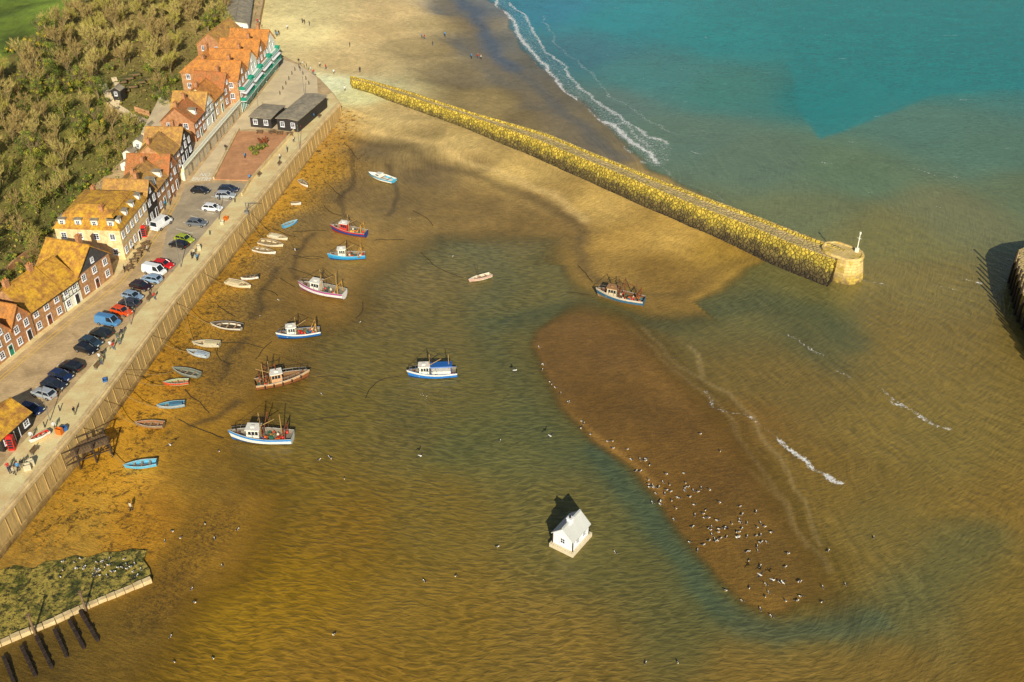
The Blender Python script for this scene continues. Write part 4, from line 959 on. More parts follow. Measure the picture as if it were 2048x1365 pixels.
# ---------- floating house ----------
e,Lh=house((1106,1084),(1145,1103),4.3,1.9,1.5,'wpaint','roofl','front',1,chim=0,name='floating_house',label='small white wooden house with grey roof floating on a raft',z0=.75,wm=WS,nwin=1,over=.22,cat='floating house',sidewin=False)
mb=MB(); mb.box(-.35,-.45,-.75,Lh+.35,4.8,-.12); 
for i in range(12): mb.box(-.35+i*(Lh+.7)/12+.02,-.5,-.119,-.35+(i+1)*(Lh+.7)/12-.02,4.85,-.05,0)
mb.obj('raft',[mat('raft_wood',(186,172,142),.8,.2,1)],e)
mb=MB(); mb.box(Lh/2-.35,1.4,2.6,Lh/2+.35,2.1,4.1,0); mb.box(Lh/2-.42,1.33,4.1,Lh/2+.42,2.17,4.25,0); mb.cyl((Lh/2,1.75,4.25),(Lh/2,1.75,4.6),.17,.14,8,1); mb.obj('chimney',[M['wpaint'],M['timber']],e)
for y in (1.2,3.): put(WS,'window',e,(Lh,y,.65),math.pi/2)
mb=MB()
for x,y in ((-.03,-.03),(Lh+.03,-.03),(Lh+.03,4.33)): mb.box(x-.06,y-.06,-.1,x+.06,y+.06,1.9)
mb.obj('corner_trim',[M['timber']],e)
# ---------- slipway, groynes ----------
m_alg,nt,out=newmat('algae_stone'); tc=nd(nt,'ShaderNodeTexCoord').outputs['Object']
c=mixc(nt,ramp(nt,noise(nt,tc,.5,8,.75,.5),.42,.56),C(68,72,16),C(160,140,60)); c=mixc(nt,ramp(nt,noise(nt,tc,1.2,9,.85),.48,.56),c,C(34,36,13))
bp=nd(nt,'ShaderNodeBump',{'Height':noise(nt,tc,2,8,.8),'Strength':.9,'Distance':.3})
b=nd(nt,'ShaderNodeBsdfPrincipled',{'Base Color':c,'Roughness':.6,'Normal':bp.outputs[0]}); nt.links.new(b.outputs[0],out.inputs[0])
sl=[(-160,1150),(-60,1142),(0,1140),(30,1132),(66,1136),(92,1124),(118,1122),(150,1110),(178,1113),(206,1104),(240,1106),(262,1098),(292,1102),(288,1120),(300,1140),(302,1156),(160,1213),(60,1257),(-160,1351)]
def jit(l): return [(x+random.uniform(-2,2),y+random.uniform(-2,2)) for x,y in l]
sl=PP(jit(sl),.7)
o=polyobj('slipway',sl,.7,m_alg,zb=-1,kind=None); tag(o,'low stone slipway covered with green algae and gulls','slipway')
mb=MB(); pl=[Vector(P(x,y,.8)[:2]) for x,y in [(302,1157),(230,1188),(160,1216),(110,1240),(60,1260),(-40,1302),(-160,1354)]]
for p,q in zip(pl[:-1],pl[1:]):
    d_=(q-p); k=max(1,int(d_.length/1.1))
    for i in range(k):
        p1=p+d_*(i+.03)/k;q1=p+d_*(i+.97)/k;n=d_.normalized(); n=Vector((-n.y,n.x))*random.uniform(.3,.4); h=.95+random.uniform(-.08,.08); pt_=[p1-n,q1-n,q1+n,p1+n]; mb.hexa([(v.x,v.y,-.5) for v in pt_],[(v.x,v.y,h) for v in pt_])
o=mb.obj('slipway_kerb_wall',[M['conc']]); tag(o,'pale stone kerb along the slipway edge','wall')
for (x0,y0,x1,y1) in ((160,1222,196,1282),(138,1240,168,1297),(108,1258,134,1314),(72,1272,104,1336),(42,1292,71,1352),(6,1312,30,1372),(-30,1330,-8,1390)):
    a=Vector(P(x0,y0,.8));b=Vector(P(x1,y1,.5)); mb=MB()
    d=(b-a).normalized(); n=Vector((-d.y,d.x,0))*.22
    for i in range(9):
        p=a+(b-a)*(i+.5)/9; h=.95-.35*i/9+random.uniform(-.12,.12); w=(b-a)/9*.42
        pt_=[p-n-w,p-n+w,p+n+w,p+n-w]; mb.hexa([(v.x,v.y,-.5) for v in pt_],[(v.x+random.uniform(-.04,.04),v.y,h) for v in pt_])
    mb.cyl((a.x,a.y,.62),(b.x,b.y,.4),.2,.18,7)
    o=mb.obj('timber_groyne',[M['timber']]); tag(o,'short weed covered timber groyne below the slipway','groyne','timber groynes below the slipway')
for x,y in ((70,1268),(172,1222)):
    p=P(x,y,.5); mb=MB(); mb.cyl((p[0],p[1],-.5),(p[0],p[1],4.),.17,.14); mb.box(p[0]-.25,p[1]-.25,3.9,p[0]+.25,p[1]+.25,4.1); o=mb.obj('mooring_post',[M['wood']]); tag(o,'tall weathered mooring post on the slipway edge','post','tall mooring posts')
p=P(150,905,3.); e=empty('landing_stage',(p[0],p[1],0),math.radians(35),'dark timber landing stage with steps beside the harbour wall','landing stage')
mb=MB()
for x in (-5,-2.5,0,2.5,5):
    for y in (-1.3,1.3): mb.cyl((x,y,-.5),(x,y,4.6),.16)
    mb.cyl((x,-1.3,1.2),(x,1.3,3.2),.08); 
for y in(-1.3,1.3): mb.cyl((-5.2,y,4.6),(5.2,y,4.6),.09); mb.cyl((-5.2,y,2.1),(5.2,y,2.1),.1)
for i in range(4): mb.cyl((-5+i*2.5,-1.3,2.1),(-2.5+i*2.5,-1.3,3.4),.07)
mb.obj('frame',[M['timber']],e)
mb=MB()
for i in range(26): mb.box(-5.2+i*.4,-1.5,3.4,-4.86+i*.4,1.5,3.48)
mb.obj('deck',[M['wood']],e)
p=P(480,428,QZ); e=empty('boat_hoist',(p[0]+1.5,p[1],QZ),0,'small steel hoist on the harbour wall edge','hoist')
mb=MB(); mb.cyl((0,0,0),(0,0,2.6),.12); mb.cyl((0,0,2.5),(2.6,-.3,2.9),.08); mb.cyl((0,0,1.2),(1.6,-.2,2.7),.05); mb.box(-.5,-.4,0,.4,.4,.7); mb.obj('frame',[M['metal']],e)
def phonebox(px,py,lab):
    p=P(px,py,QZ); e=empty('telephone_box',(p[0],p[1],QZ),.1,lab,'telephone box')
    mb=MB()
    for x in(-.42,.42):
        for y in(-.42,.42): mb.box(x-.05,y-.05,0,x+.05,y+.05,2.2)
    mb.box(-.47,-.47,0,.47,.47,.35); mb.box(-.47,-.47,2.2,.47,.47,2.45); mb.hexa([(-.42,-.42,2.45),(.42,-.42,2.45),(.42,.42,2.45),(-.42,.42,2.45)],[(-.25,-.25,2.6),(.25,-.25,2.6),(.25,.25,2.6),(-.25,.25,2.6)])
    for z in (.8,1.25,1.7): mb.box(-.455,-.455,z,.455,.455,z+.05)
    mb.obj('frame',[M['red']],e); mb=MB(); mb.box(-.4,-.4,.35,.4,.4,2.2); mb.obj('window',[M['glass']],e)
phonebox(26,898,'red telephone box beside the orange roofed kiosk'); phonebox(290,474,'red telephone box by the brick inn')
mb=MB(); mb.cyl((0,0,0),(0,0,.95),.11,.08,8); mb.ball((0,0,1.),.11,.11,.1)
bo=mb.obj('bollard',[M['black']]); tag(bo,'short black bollard along the street edge','bollard','black bollards along the street')
bl=[(560,190),(566,180),(572,170),(578,160),(584,150),(590,142),(598,136),(606,150),(612,160),(618,170),(330,420),(340,408),(350,394),(120,822),(90,855),(300,590),(420,470),(470,405)]
for i,(x,y) in enumerate(bl):
    p=P(x,y,QZ)
    if i==0: bo.location=p
    else: dup(bo,p)
def lamp(px,py):
    p=P(px,py,QZ); e=empty('street_lamp',p,math.radians(100),'slim grey street lamp on the quay','street lamp','street lamps on the quay')
    mb=MB(); mb.cyl((0,0,0),(0,0,5.5),.08,.05); mb.cyl((0,0,5.5),(.9,0,5.8),.04); mb.obj('post',[M['metal']],e)
    mb=MB(); mb.ball((1.,0,5.78),.32,.14,.09); mb.obj('lamp_head',[M['metal']],e)
for q in ((100,842),(262,650),(362,535),(438,440),(520,240),(600,300),(610,200),(340,412)): lamp(*q)
for i,(x,y) in enumerate(((118,790),(70,905),(196,735),(300,600),(520,352),(560,330),(640,235))):
    p=P(x,y,QZ); e=empty('bench',(p[0],p[1],QZ+.01),math.radians(80),'wooden bench on the promenade','bench','benches on the promenade')
    mb=MB(); mb.box(-.8,-.25,.42,.8,.2,.48); mb.obj('seat',[M['wood']],e); mb=MB(); mb.box(-.8,.2,.5,.8,.26,.9); mb.obj('backrest',[M['wood']],e)
    mb=MB(); mb.box(-.75,-.2,0,-.65,.2,.42); l=mb.obj('leg',[M['metal']],e); o=l.copy(); link(o); o.parent=e; o.location=(1.4,0,0)
for i,(x,y) in enumerate(((268,526),(276,514),(284,503),(292,492),(258,540),(545,268),(560,270),(580,272),(520,268))):
    p=P(x,y,QZ); e=empty('cafe_table',(p[0],p[1],QZ+.13),random.uniform(0,1),'small wooden pub table with two benches','table','pub tables outside the inn')
    mb=MB(); mb.box(-.8,-.35,.7,.8,.35,.76); mb.obj('table_top',[M['wood']],e)
    for s in (-1,1): mb=MB(); mb.box(-.8,s*.65-.13,.42,.8,s*.65+.13,.47); mb.obj('seat',[M['wood']],e)
    for s in (-1,1): mb=MB(); mb.box(s*.6-.05,-.7,0,s*.6+.05,.7,.42); mb.box(s*.6-.05,-.05,.42,s*.6+.05,.05,.7); mb.obj('leg',[M['wood']],e)
for i,(x,y) in enumerate(((56,940),(62,932),(120,868),(128,862),(210,762),(398,500),(445,448),(452,440))):
    p=P(x,y,QZ); mb=MB()
    for k in range(random.choice([1,2,3])):
        z=k*.36; s=.5
        mb.box(-s,-.35,z,s,.35,z+.06)
        for q in((-s,-.35,s,-.3),(-s,.3,s,.35),(-s,-.3,-s+.05,.3),(s-.05,-.3,s,.3)): mb.box(q[0],q[1],z+.061,q[2],q[3],z+.34)
    o=mb.obj('stacked_fish_crate',[bp_(random.choice([(190,100,30),(50,90,140),(180,170,140)]))]); o.location=(p[0],p[1],QZ+.02); o.rotation_euler=(0,0,random.uniform(0,3)); tag(o,'stack of plastic fish crates on the quay edge','crate','fish crates on the quay')
def rope(a,b,sag=.6,r=.05):
    a=Vector(a);b=Vector(b);mb=MB();n=10;pr=a
    for i in range(1,n+1):
        t=i/n; q=a+(b-a)*t-Vector((0,0,sag*4*t*(1-t))); 
        mb.cyl(pr,q,r,r,5); pr=q
    o=mb.obj('mooring_rope',[M['rope']]); tag(o,'thin mooring rope from the wall to a boat','rope','mooring ropes across the mud')
for a,b in (((348,602),(428,650)),((352,606),(392,690)),((300,668),(378,704)),((245,748),(330,770)),((250,740),(350,742)),((220,770),(318,815)),((205,800),(276,850)),((160,850),(254,930)),((490,432),(540,488)),((500,425),(556,474)),((400,540),(456,568)),((470,455),(510,502))):
    pa=P(*a,QZ-.3); pb=P(*b,.9); rope(pa,pb,.9)
for i,(u,v,a_,ln) in enumerate(((938,556,2.75,16),(690,440,2.,9),(740,480,-.4,8),(640,560,2.4,9),(540,700,2.7,10),(470,735,2.9,9),(430,830,2.6,10),(600,845,.3,9),(700,640,.5,8),(560,600,2.3,7),(480,640,2.8,8),(420,760,2.9,8),(1190,570,2.2,9),(600,480,2.6,8),(650,520,2.9,8),(720,330,2.,12),(690,400,2.3,10),(820,420,-.5,10))):
    p=P(u,v,.1); chainline(p[:2],a_,ln,i)
# ---------- people ----------
def person_mesh(pose):
    if pose=='walk': J=dict(hl=(.1,0,.92),kl=(.1,.22,.5),al=(.1,.12,.08),tl=(.1,.3,.04),hr=(-.1,0,.92),kr=(-.1,-.02,.5),ar=(-.1,-.32,.12),tr=(-.1,-.18,.03),el=(.26,-.12,1.15),wl=(.27,-.02,.9),er=(-.26,.1,1.15),wr=(-.27,.24,.93))
    else: J=dict(hl=(.1,0,.92),kl=(.11,.02,.5),al=(.12,0,.08),tl=(.13,.18,.03),hr=(-.1,0,.92),kr=(-.11,.02,.5),ar=(-.12,0,.08),tr=(-.13,.18,.03),el=(.27,-.03,1.15),wl=(.26,.12,.92),er=(-.27,-.03,1.15),wr=(-.24,.16,.95))
    base=[('pel',(0,0,.97),.15),('sp',(0,0,1.15),.14),('ch',(0,0,1.36),.16),('nk',(0,0,1.5),.065),('hd',(0,.01,1.6),.1),('ht',(0,.01,1.72),.08),
     ('sl',(.17,0,1.42),.08),('sr',(-.17,0,1.42),.08)]
    rad=dict(hl=.1,kl=.07,al=.05,tl=.045,hr=.1,kr=.07,ar=.05,tr=.045,el=.055,wl=.04,er=.055,wr=.04)
    vs=[b[1] for b in base];rs=[b[2] for b in base];ix={b[0]:i for i,b in enumerate(base)}
    for k,v in J.items(): ix[k]=len(vs);vs.append(v);rs.append(rad[k])
    ed=[('pel','sp'),('sp','ch'),('ch','nk'),('nk','hd'),('hd','ht'),('ch','sl'),('ch','sr'),('sl','el'),('el','wl'),('sr','er'),('er','wr'),('pel','hl'),('pel','hr'),('hl','kl'),('kl','al'),('al','tl'),('hr','kr'),('kr','ar'),('ar','tr')]
    me=bpy.data.meshes.new('p'); me.from_pydata(vs,[(ix[a],ix[b]) for a,b in ed],[])
    o=bpy.data.objects.new('p',me); link(o)
    o.modifiers.new('s','SKIN'); 
    sv=me.skin_vertices[0].data if me.skin_vertices else None
    if sv is None:
        bm=bmesh.new();bm.from_mesh(me);bm.verts.layers.skin.verify();bm.to_mesh(me);bm.free(); sv=me.skin_vertices[0].data
    for i,r in enumerate(rs): sv[i].radius=(r,r*.8 if i<3 else r)
    sv[0].use_root=True
    o.modifiers.new('ss','SUBSURF').levels=1
    bpy.context.view_layer.update()
    m2=bpy.data.meshes.new_from_object(o.evaluated_get(bpy.context.evaluated_depsgraph_get())); bpy.data.objects.remove(o); return m2
skin=mat('skin',(180,132,104),.6,.05,3); hair=mat('dark_hair',(50,36,26),.8,.2,3)
pm={k:person_mesh(k) for k in('walk','stand')}
coats=[((30,34,46),'dark blue coat'),((150,30,26),'red jacket'),((26,26,26),'black coat'),((160,150,130),'cream jacket'),((60,74,50),'green coat'),((176,176,176),'pale grey top'),((60,110,150),'blue jacket')]
trs=[((28,30,40),'dark trousers'),((60,70,96),'jeans'),((110,96,70),'tan trousers')]
pv=[]
for i,(cc,cn) in enumerate(coats):
    tcx,tn=trs[i%3]; pose='walk' if i%2 else 'stand'; me=pm[pose].copy(); me.materials.clear()
    for m_ in (mat('cloth_%d'%i,cc,.85,.1,3),mat('trousers_%d'%(i%3),tcx,.85,.1,3),skin,hair): me.materials.append(m_)
    for f in me.polygons:
        c_=f.center; f.use_smooth=True
        f.material_index=3 if (c_.z>1.66 or (c_.z>1.55 and c_.y<0)) else 2 if c_.z>1.5 else 2 if (abs(c_.x)>.2 and c_.z<.95) else 0 if c_.z>.9 else 1
    pv.append((me,('walking' if pose=='walk' else 'standing')+' person in '+cn+' and '+tn))
ppl=[(22,948),(30,950),(38,942),(46,936),(200,722),(206,716),(222,698),(228,700),(236,680),(246,672),(204,730),(385,518),(389,512),(395,522),(452,302),(500,362),(612,246),(620,240),(628,234),(636,226),(600,262),(644,216),(575,305),(560,320),(490,318),(588,285),(628,238),(150,830),(110,860),(310,600),(64,880),(18,942),(240,690),(440,400),(296,505),(250,545),(268,500),(330,415),(598,128),(606,133),(614,138),(622,144),(628,150),(600,142)]
for i,(x,y) in enumerate(ppl):
    p=P(x,y,QZ); me,lb=pv[(i*3+i//5)%7]; o=bpy.data.objects.new('person',me); link(o); o.location=(p[0],p[1],QZ+.015); o.rotation_euler=(0,0,random.uniform(0,6.28)); tag(o,lb+' on the quay','person','people walking around the harbour')
pb=[(605,47),(609,49),(619,52),(554,74),(558,72),(552,70),(844,77),(849,79),(866,92),(943,118),(956,118),(962,120),(890,74),(515,48),(520,50),(690,184),(652,140),(263,1022),(668,150),(720,145),(640,135),(575,60),(700,95)]
for i,(x,y) in enumerate(pb):
    p=PG(x,y); me,lb=pv[(i*2+i//4)%7]
    if sdf(np.array([p[0]]),np.array([p[1]]),land_poly)[0]>0: p=P(x,y,QZ+.015)
    o=bpy.data.objects.new('person',me); link(o); o.location=p; o.rotation_euler=(0,0,random.uniform(0,6.28)); tag(o,lb+' on the sand','person','people walking around the harbour')
# ---------- gulls ----------
gw=mat('gull_white',(196,192,182),.8,.05,3); gg=mat('gull_grey_wings',(38,38,42),.8,.1,3); gy=mat('gull_beak_yellow',(200,150,40),.6,.05,3)
def gull(fly):
    mb=MB()
    mb.ball((0,0,.27 if not fly else 0),.26,.11,.12,0,10,7); z=.27 if not fly else 0
    mb.ball((.25,0,z+.13),.08,.065,.075,0,8,5); mb.cyl((.15,0,z+.03),(.24,0,z+.12),.075,.06,8,0); mb.cyl((.31,0,z+.12),(.39,0,z+.1),.022,.008,5,2)
    mb.hexa([(-.42,-.05,z),(-.2,-.07,z-.02),(-.2,.07,z-.02),(-.42,.05,z)],[(-.42,-.05,z+.02),(-.2,-.06,z+.06),(-.2,.06,z+.06),(-.42,.05,z+.02)],0)
    for s in(-1,1):
        if fly: 
            mb.hexa([(.12,s*.08,z),(-.1,s*.08,z),(-.05,s*.45,z+.14),(.14,s*.4,z+.14)],[(.12,s*.08,z+.03),(-.1,s*.08,z+.03),(-.05,s*.45,z+.16),(.14,s*.4,z+.16)],1)
            mb.hexa([(.14,s*.4,z+.14),(-.05,s*.45,z+.14),(-.16,s*.8,z+.06),(-.1,s*.78,z+.06)],[(.14,s*.4,z+.16),(-.05,s*.45,z+.16),(-.16,s*.8,z+.07),(-.1,s*.78,z+.07)],1)
        else:
            mb.hexa([(.14,s*.04,z+.05),(.14,s*.125,z-.02),(-.4,s*.07,z+.0),(-.4,s*.01,z+.03)],[(.12,s*.0,z+.14),(.12,s*.135,z+.05),(-.38,s*.07,z+.06),(-.38,s*.0,z+.08)],1)
            mb.cyl((0,s*.05,z-.1),(.01,s*.05,0),.014,.012,5,2); mb.box(-.01,s*.05-.03,0,.08,s*.05+.03,.012,2)
    return mb.obj('gull',[gw,gg,gy])
g0=gull(False); gf=gull(True)
tag(g0,'white and grey gull standing on wet sand','gull','gulls standing on the sand'); tag(gf,'gull with spread wings gliding over the water','gull','gulls in flight')
gl=[]
be=[(1070,705),(1088,752),(1120,800),(1160,850),(1210,885),(1262,920),(1300,970),(1318,1010)]
for i in range(32):
    k=random.random()*(len(be)-1); j=int(k);t=k-j; gl.append((be[j][0]*(1-t)+be[j+1][0]*t+random.gauss(4,7),be[j][1]*(1-t)+be[j+1][1]*t+random.gauss(0,5)))
for i in range(30): gl.append((random.gauss(1352,28),random.gauss(978,22)))
for i in range(52): 
    t=random.random(); gl.append((1390+135*t+random.gauss(0,20),1040+45*t+random.gauss(0,28)))
for i in range(20): gl.append((random.gauss(1560,50),random.gauss(1178,22)))
for i in range(36): gl.append((random.uniform(120,285),random.uniform(1118,1160)))
gl+=[(345,1065),(362,1078),(410,1050),(476,1062),(430,1080),(330,1085),(445,1135),(384,1182),(390,1210),(342,1278),(428,1325),(640,930),(664,928),(690,968),(1000,890),(995,1108),(912,1170),(1575,1110),(1655,1108),(1745,1085),(645,797),(1440,905),(1400,870),(1354,1335),(1290,1338),(670,1283),(850,1180),(720,650),(558,602),(820,440),(438,905),(905,520),(520,635),(1230,1113),(660,925),(350,1330)]
for i,(x,y) in enumerate(gl):
    p=PG(x,y)
    if 110<x<300 and 1095<y<1165: p=P(x,y,.7)
    if i==0: g0.location=p; g0.rotation_euler=(0,0,1.); g0.scale=(.85,)*3
    else:
        dup(g0,p,(0,0,random.uniform(0,6.28)),random.uniform(.72,.92))
fl=[(1030,741),(1100,872),(1520,1150),(1545,1160),(1565,1165),(590,500),(840,912),(340,890),(1475,1075)]
for i,(x,y) in enumerate(fl):
    p=P(x,y,2.5)
    if i==0: gf.location=p; gf.scale=(1.,)*3
    else: dup(gf,p,(random.uniform(-.3,.3),0,random.uniform(0,6.28)),1.)
# ---------- trees ----------
twm=[mat('bare_twigs',(168,148,88),.9,.3,.6),mat('olive_twigs',(154,146,64),.9,.3,.6),mat('brown_twigs',(138,116,64),.9,.3,.6)]
lfm=[mat('leaf_dark',(58,72,22),.7,.3,.8),mat('leaf_mid',(96,110,32),.7,.3,.8),mat('leaf_olive',(146,140,42),.7,.3,.8),mat('leaf_yellow',(182,158,46),.7,.3,.8)]
bark=mat('bark',(118,100,68),.9,.3,2,None,.4)
def tree(kind,seed):
    r=random.Random(seed); e=empty('tree' if kind!='bush' else 'bush',(0,0,0))
    Ht=r.uniform(6.,8.) if kind!='bush' else r.uniform(2.2,3.2); R=Ht*r.uniform(.34,.42) if kind!='bush' else Ht*.7
    mb=MB(); mb.cyl((0,0,-.8),(r.uniform(-.2,.2),r.uniform(-.2,.2),Ht*.45),.18*Ht/7,.1*Ht/7,7)
    limbs=[]
    for i in range(14):
        a=r.uniform(0,6.28); z0=Ht*r.uniform(.15,.45); rr=R*r.uniform(.4,.95); z1=Ht*r.uniform(.6,1.05)*(1-.25*(rr/R)**2)
        p0=Vector((0,0,z0));p1=Vector((rr*math.cos(a),rr*math.sin(a),z1)); mid=(p0+p1)/2+Vector((r.uniform(-.4,.4),r.uniform(-.4,.4),.3))
        mb.cyl(p0,mid,.08,.055,5);mb.cyl(mid,p1,.055,.02,5); limbs+= [(p0,mid),(mid,p1)]
        for _ in range(5):
            q=mid+(p1-mid)*r.random(); t=q+Vector((r.uniform(-1,1),r.uniform(-1,1),r.uniform(.2,1.4)))*R*.34; mb.cyl(q,t,.035,.015,4); limbs.append((q,t))
    mb.obj('trunk',[bark],e,fix=False)
    cb=MB()
    if kind=='bare' or kind=='mixed':
        for i in range(1700 if kind=='bare' else 1000):
            a,b=limbs[r.randrange(len(limbs))]; q=a+(b-a)*(r.random()**.6)
            d=Vector((q.x,q.y,(q.z-Ht*.4)))*.6/max(1,R)+Vector((r.gauss(0,.45),r.gauss(0,.45),r.gauss(.7,.35))); d.normalize()
            t=q+d*r.uniform(.4,1.3); s=d.cross(Vector((r.gauss(0,1),r.gauss(0,1),r.gauss(0,1)))).normalized()*r.uniform(.02,.04)
            cb.v+=[tuple(q-s),tuple(q+s),tuple(t)]; n=len(cb.v); cb.f.append([n-3,n-2,n-1]); cb.m.append(0 if r.random()<.7 else 1)
    if kind in('leafy','mixed','bush'):
        cl=[]
        for i in range(26):
            a=r.uniform(0,6.28);rr=R*math.sqrt(r.random())*.85; z=Ht*(.3+.6*r.random())*(1-.3*(rr/R)**2); cl.append((Vector((rr*math.cos(a),rr*math.sin(a),z)),R*r.uniform(.16,.34),r.choice([2,3,3,4])))
        for i in range(2200 if kind!='mixed' else 700):
            c_,cr,mi=cl[r.randrange(len(cl))]; d=Vector((r.gauss(0,1),r.gauss(0,1),r.gauss(0,1))).normalized(); q=c_+d*cr*r.uniform(.6,1.15)
            u=Vector((r.gauss(0,1),r.gauss(0,1),r.gauss(0,1))).normalized();w=u.cross(d+Vector((.01,0,0)));w=w.normalized() if w.length>.01 else Vector((1,0,0)); s=r.uniform(.08,.16)
            u*=s;w*=s*.7
            cb.v+=[tuple(q-u),tuple(q-w),tuple(q+u),tuple(q+w)]; n=len(cb.v); cb.f.append([n-4,n-3,n-2,n-1]); cb.m.append(mi if r.random()<.8 else r.choice([2,3,4]))
    k=seed%3
    cb.obj('crown',[twm[k],twm[(k+1)%3]]+[lfm[0],lfm[1],lfm[2+(seed%2)]],e,fix=False); return e
protos={'bare':[tree('bare',i) for i in range(6)],'mixed':[tree('mixed',10+i) for i in range(3)],'leafy':[tree('leafy',20+i) for i in range(3)],'bush':[tree('bush',30+i) for i in range(3)]}
def proj(p):
    dz=p[2]-HC; f=p[1]*CP-dz*SP; up=p[1]*SP+dz*CP
    return 1024+FL*p[0]/f,682.5-FL*up/f
placed=[];tries=0
lab={'bare':'bare autumn tree with pale brown twigs on the hillside','mixed':'half bare tree with some green leaves on the hillside','leafy':'dense green leafy tree on the hillside','bush':'low green bush on the hillside'}
one=lambda x,y,poly:sdf(np.array([x]),np.array([y]),poly)[0]
def addtree(x,y,kind,sc=None):
    z=gz(x,y); e=dup(random.choice(protos[kind]),(x,y,z-.2),(0,0,random.uniform(0,6.28)),sc or random.uniform(.65,1.),lab[kind]); e["category"]='tree' if kind!='bush' else 'bush'; e["group"]='trees and bushes on the wooded hillside'
while tries<14000 and len(placed)<286:
    tries+=1
    y=random.uniform(150,400);xb=np.interp(y,BLy,BLx); d=random.uniform(2.5,60); x=xb-d
    z=gz(x,y); u,v=proj((x,y,z+4))
    if u<-30 or v<-40 or v>640: continue
    if u>455: continue
    if one(x,y,fpoly)>-1 or one(x,y,fpoly2)>-1: continue
    u0,v0=proj((x,y,z))
    if 200<u0<318 and 135<v0<256: continue
    if u0>355 and v0>70 and v0<200: continue
    if any((x-a)**2+(y-b)**2<3.7**2 for a,b in placed): continue
    placed.append((x,y)); q=nz1(np.array(x),np.array(y))+random.gauss(0,.45)
    k='bare' if q>-.1 else 'mixed' if q>-.5 else 'leafy'
    if d<8: k=random.choice(['leafy','mixed','bush','bush'])
    addtree(x,y,k)
for u,v in ((222,140),(300,140),(310,170),(318,200),(210,210),(60,88),(150,20),(20,110)):
    x,y,z=PG(u,v); addtree(x,y,'bush',.9)
for u,v,s in ((505,302,.5),(520,300,.6),(512,310,.45),(530,296,.45)):
    p=P(u,v,QZ+.15); e=dup(protos['bush'][0],p,(0,0,u),s,'small planted shrub on the paved square'); e["category"]='shrub'
for l in protos.values():
    for q in l: purge(q)
p=P(527,292,QZ); mb=MB()
for i in range(7): a=i*.9; mb.cyl((p[0]+.3*math.cos(a),p[1]+.3*math.sin(a),QZ+.1),(p[0]+1.1*math.cos(a),p[1]+1.1*math.sin(a),QZ+1.9+.3*math.sin(i*2)),.32,.18,6)
o=mb.obj('rusted_anchor_sculpture',[M['rust']]); tag(o,'rusty orange metal sculpture among shrubs on the square','sculpture')
n=30000; uy=rng.uniform(140,400,n); ux=np.interp(uy,BLy,BLx)-rng.uniform(-.5,58,n)
ok=(sdf(ux,uy,fpoly)<0)&(sdf(ux,uy,fpoly2)<0); ux=ux[ok];uy=uy[ok]; vs=[];fs=[];ms=[]
for x,y in zip(ux,uy):
    z=gz(x,y)+random.random()**2*1.6; a=random.uniform(0,6.28); s=random.uniform(.1,.26); t=random.uniform(-.8,.8)
    u_=(math.cos(a)*s,math.sin(a)*s,t*s);w_2=(-math.sin(a)*s,math.cos(a)*s,random.uniform(-.5,.8)*s)
    k=len(vs); vs+=[(x-u_[0],y-u_[1],z-u_[2]),(x-w_2[0],y-w_2[1],z-w_2[2]),(x+u_[0],y+u_[1],z+u_[2]),(x+w_2[0],y+w_2[1],z+w_2[2])]; fs.append([k,k+1,k+2,k+3]); ms.append(random.choice([0,1,1,2,3,3]))
mb=MB(); mb.v=vs;mb.f=fs;mb.m=ms; o=mb.obj('undergrowth',[lfm[0],lfm[1],lfm[2],twm[2]],fix=False); tag(o,'tangled green and brown undergrowth on the hillside','undergrowth',kind='stuff')
for i,(u,v) in enumerate(((240,165),(254,158),(268,150),(246,182),(262,174),(278,165),(290,158))):
    x,y,z=PG(u,v); e=empty('raised_garden_bed',(x,y,z),math.radians(20),'small raised timber garden bed with earth','garden bed','raised garden beds on the terrace')
    mb=MB(); mb.box(-1.6,-.9,0,1.6,.9,.45); mb.obj('timber_frame',[M['wood']],e); mb=MB(); mb.box(-1.5,-.8,.3,1.5,.8,.5); mb.obj('soil',[mat('soil',(84,66,36),.95,.3,2,(70,84,30))],e)
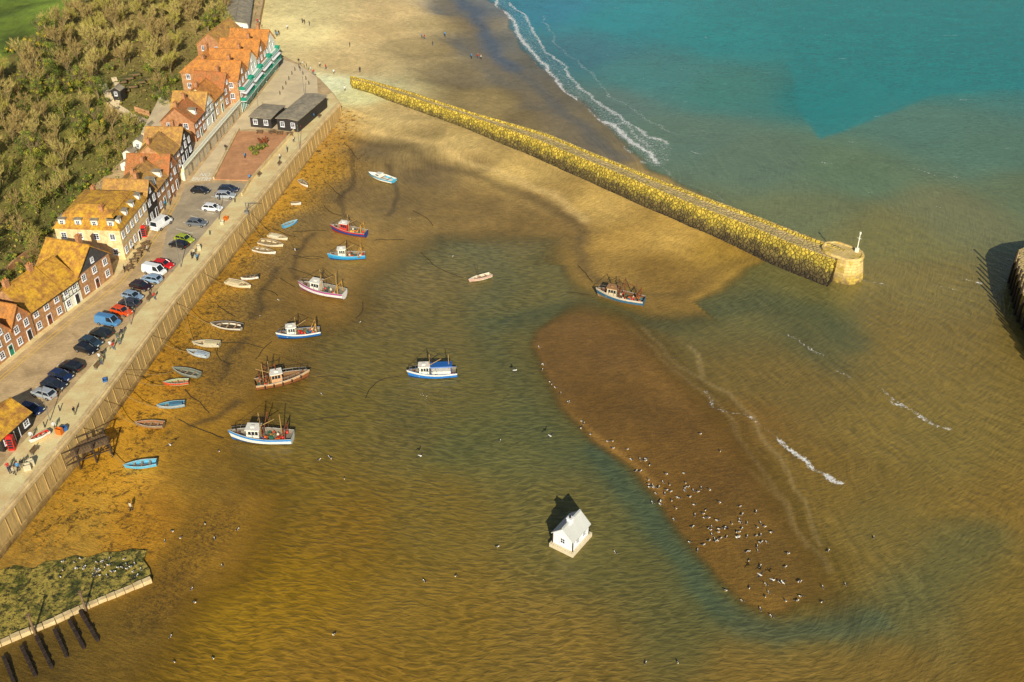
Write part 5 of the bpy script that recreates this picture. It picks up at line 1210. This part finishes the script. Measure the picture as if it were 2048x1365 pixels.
for i,(u,v) in enumerate(((225,198),(268,300),(248,322),(244,345),(290,272))):
    x,y,z=PG(u,v) 
    house((x,y),(x+2.4,y-.4),2.4,2.,.7,'white' if i else 'black','roofg','front',1,chim=0,label='small garden outbuilding on the hillside behind the houses',name='garden_shed',cat='shed',z0=z,wm=WS,nwin=1,sidewin=False,raw=True,over=.15)
x,y,z=PG(70,88); e=empty('picnic_bench',(x,y,z),.3,'wooden picnic bench on the grass','picnic bench'); mb=MB(); mb.box(-.9,-.4,.7,.9,.4,.76); mb.obj('table_top',[M['conc']],e)
for s in(-1,1): mb=MB(); mb.box(-.9,s*.75-.14,.42,.9,s*.75+.14,.47); mb.obj('seat',[M['conc']],e)
mb=MB(); mb.box(-.6,-.8,.0,-.5,.8,.42); mb.box(.5,-.8,0,.6,.8,.42); mb.box(-.58,-.05,.42,-.52,.05,.7); mb.box(.52,-.05,.42,.58,.05,.7); mb.obj('leg',[M['conc']],e)
# ---------- sky, sun, camera ----------
EL=math.radians(28); hx,hy=math.sin(math.radians(-8)),math.cos(math.radians(-8))
d=Vector((hx*math.cos(EL),hy*math.cos(EL),-math.sin(EL)))
sun=bpy.data.lights.new('sun','SUN'); sun.energy=5.; sun.angle=math.radians(.5); sun.color=(1,.94,.80)
so=bpy.data.objects.new('sun',sun); link(so); so.rotation_euler=d.to_track_quat('-Z','Y').to_euler(); so.location=(0,-50,150)
w=bpy.data.worlds.new('World'); scene.world=w; w.use_nodes=True; nt=w.node_tree
sk=nt.nodes.new('ShaderNodeTexSky'); sk.sky_type='NISHITA'; sk.sun_disc=False; sk.sun_elevation=EL; sk.sun_rotation=math.atan2(-hx,-hy)
bg=nt.nodes['Background']; bg.inputs[1].default_value=.075; nt.links.new(sk.outputs[0],bg.inputs[0])
cam=bpy.data.cameras.new('camera'); co=bpy.data.objects.new('camera',cam); link(co); co.location=(0,0,HC); co.rotation_euler=(math.radians(90-34),0,0)
cam.sensor_width=36; cam.lens=36*FL/2048; cam.clip_end=8000; scene.camera=co
scene.view_settings.view_transform='Standard'; scene.view_settings.look='None'; scene.view_settings.exposure=0
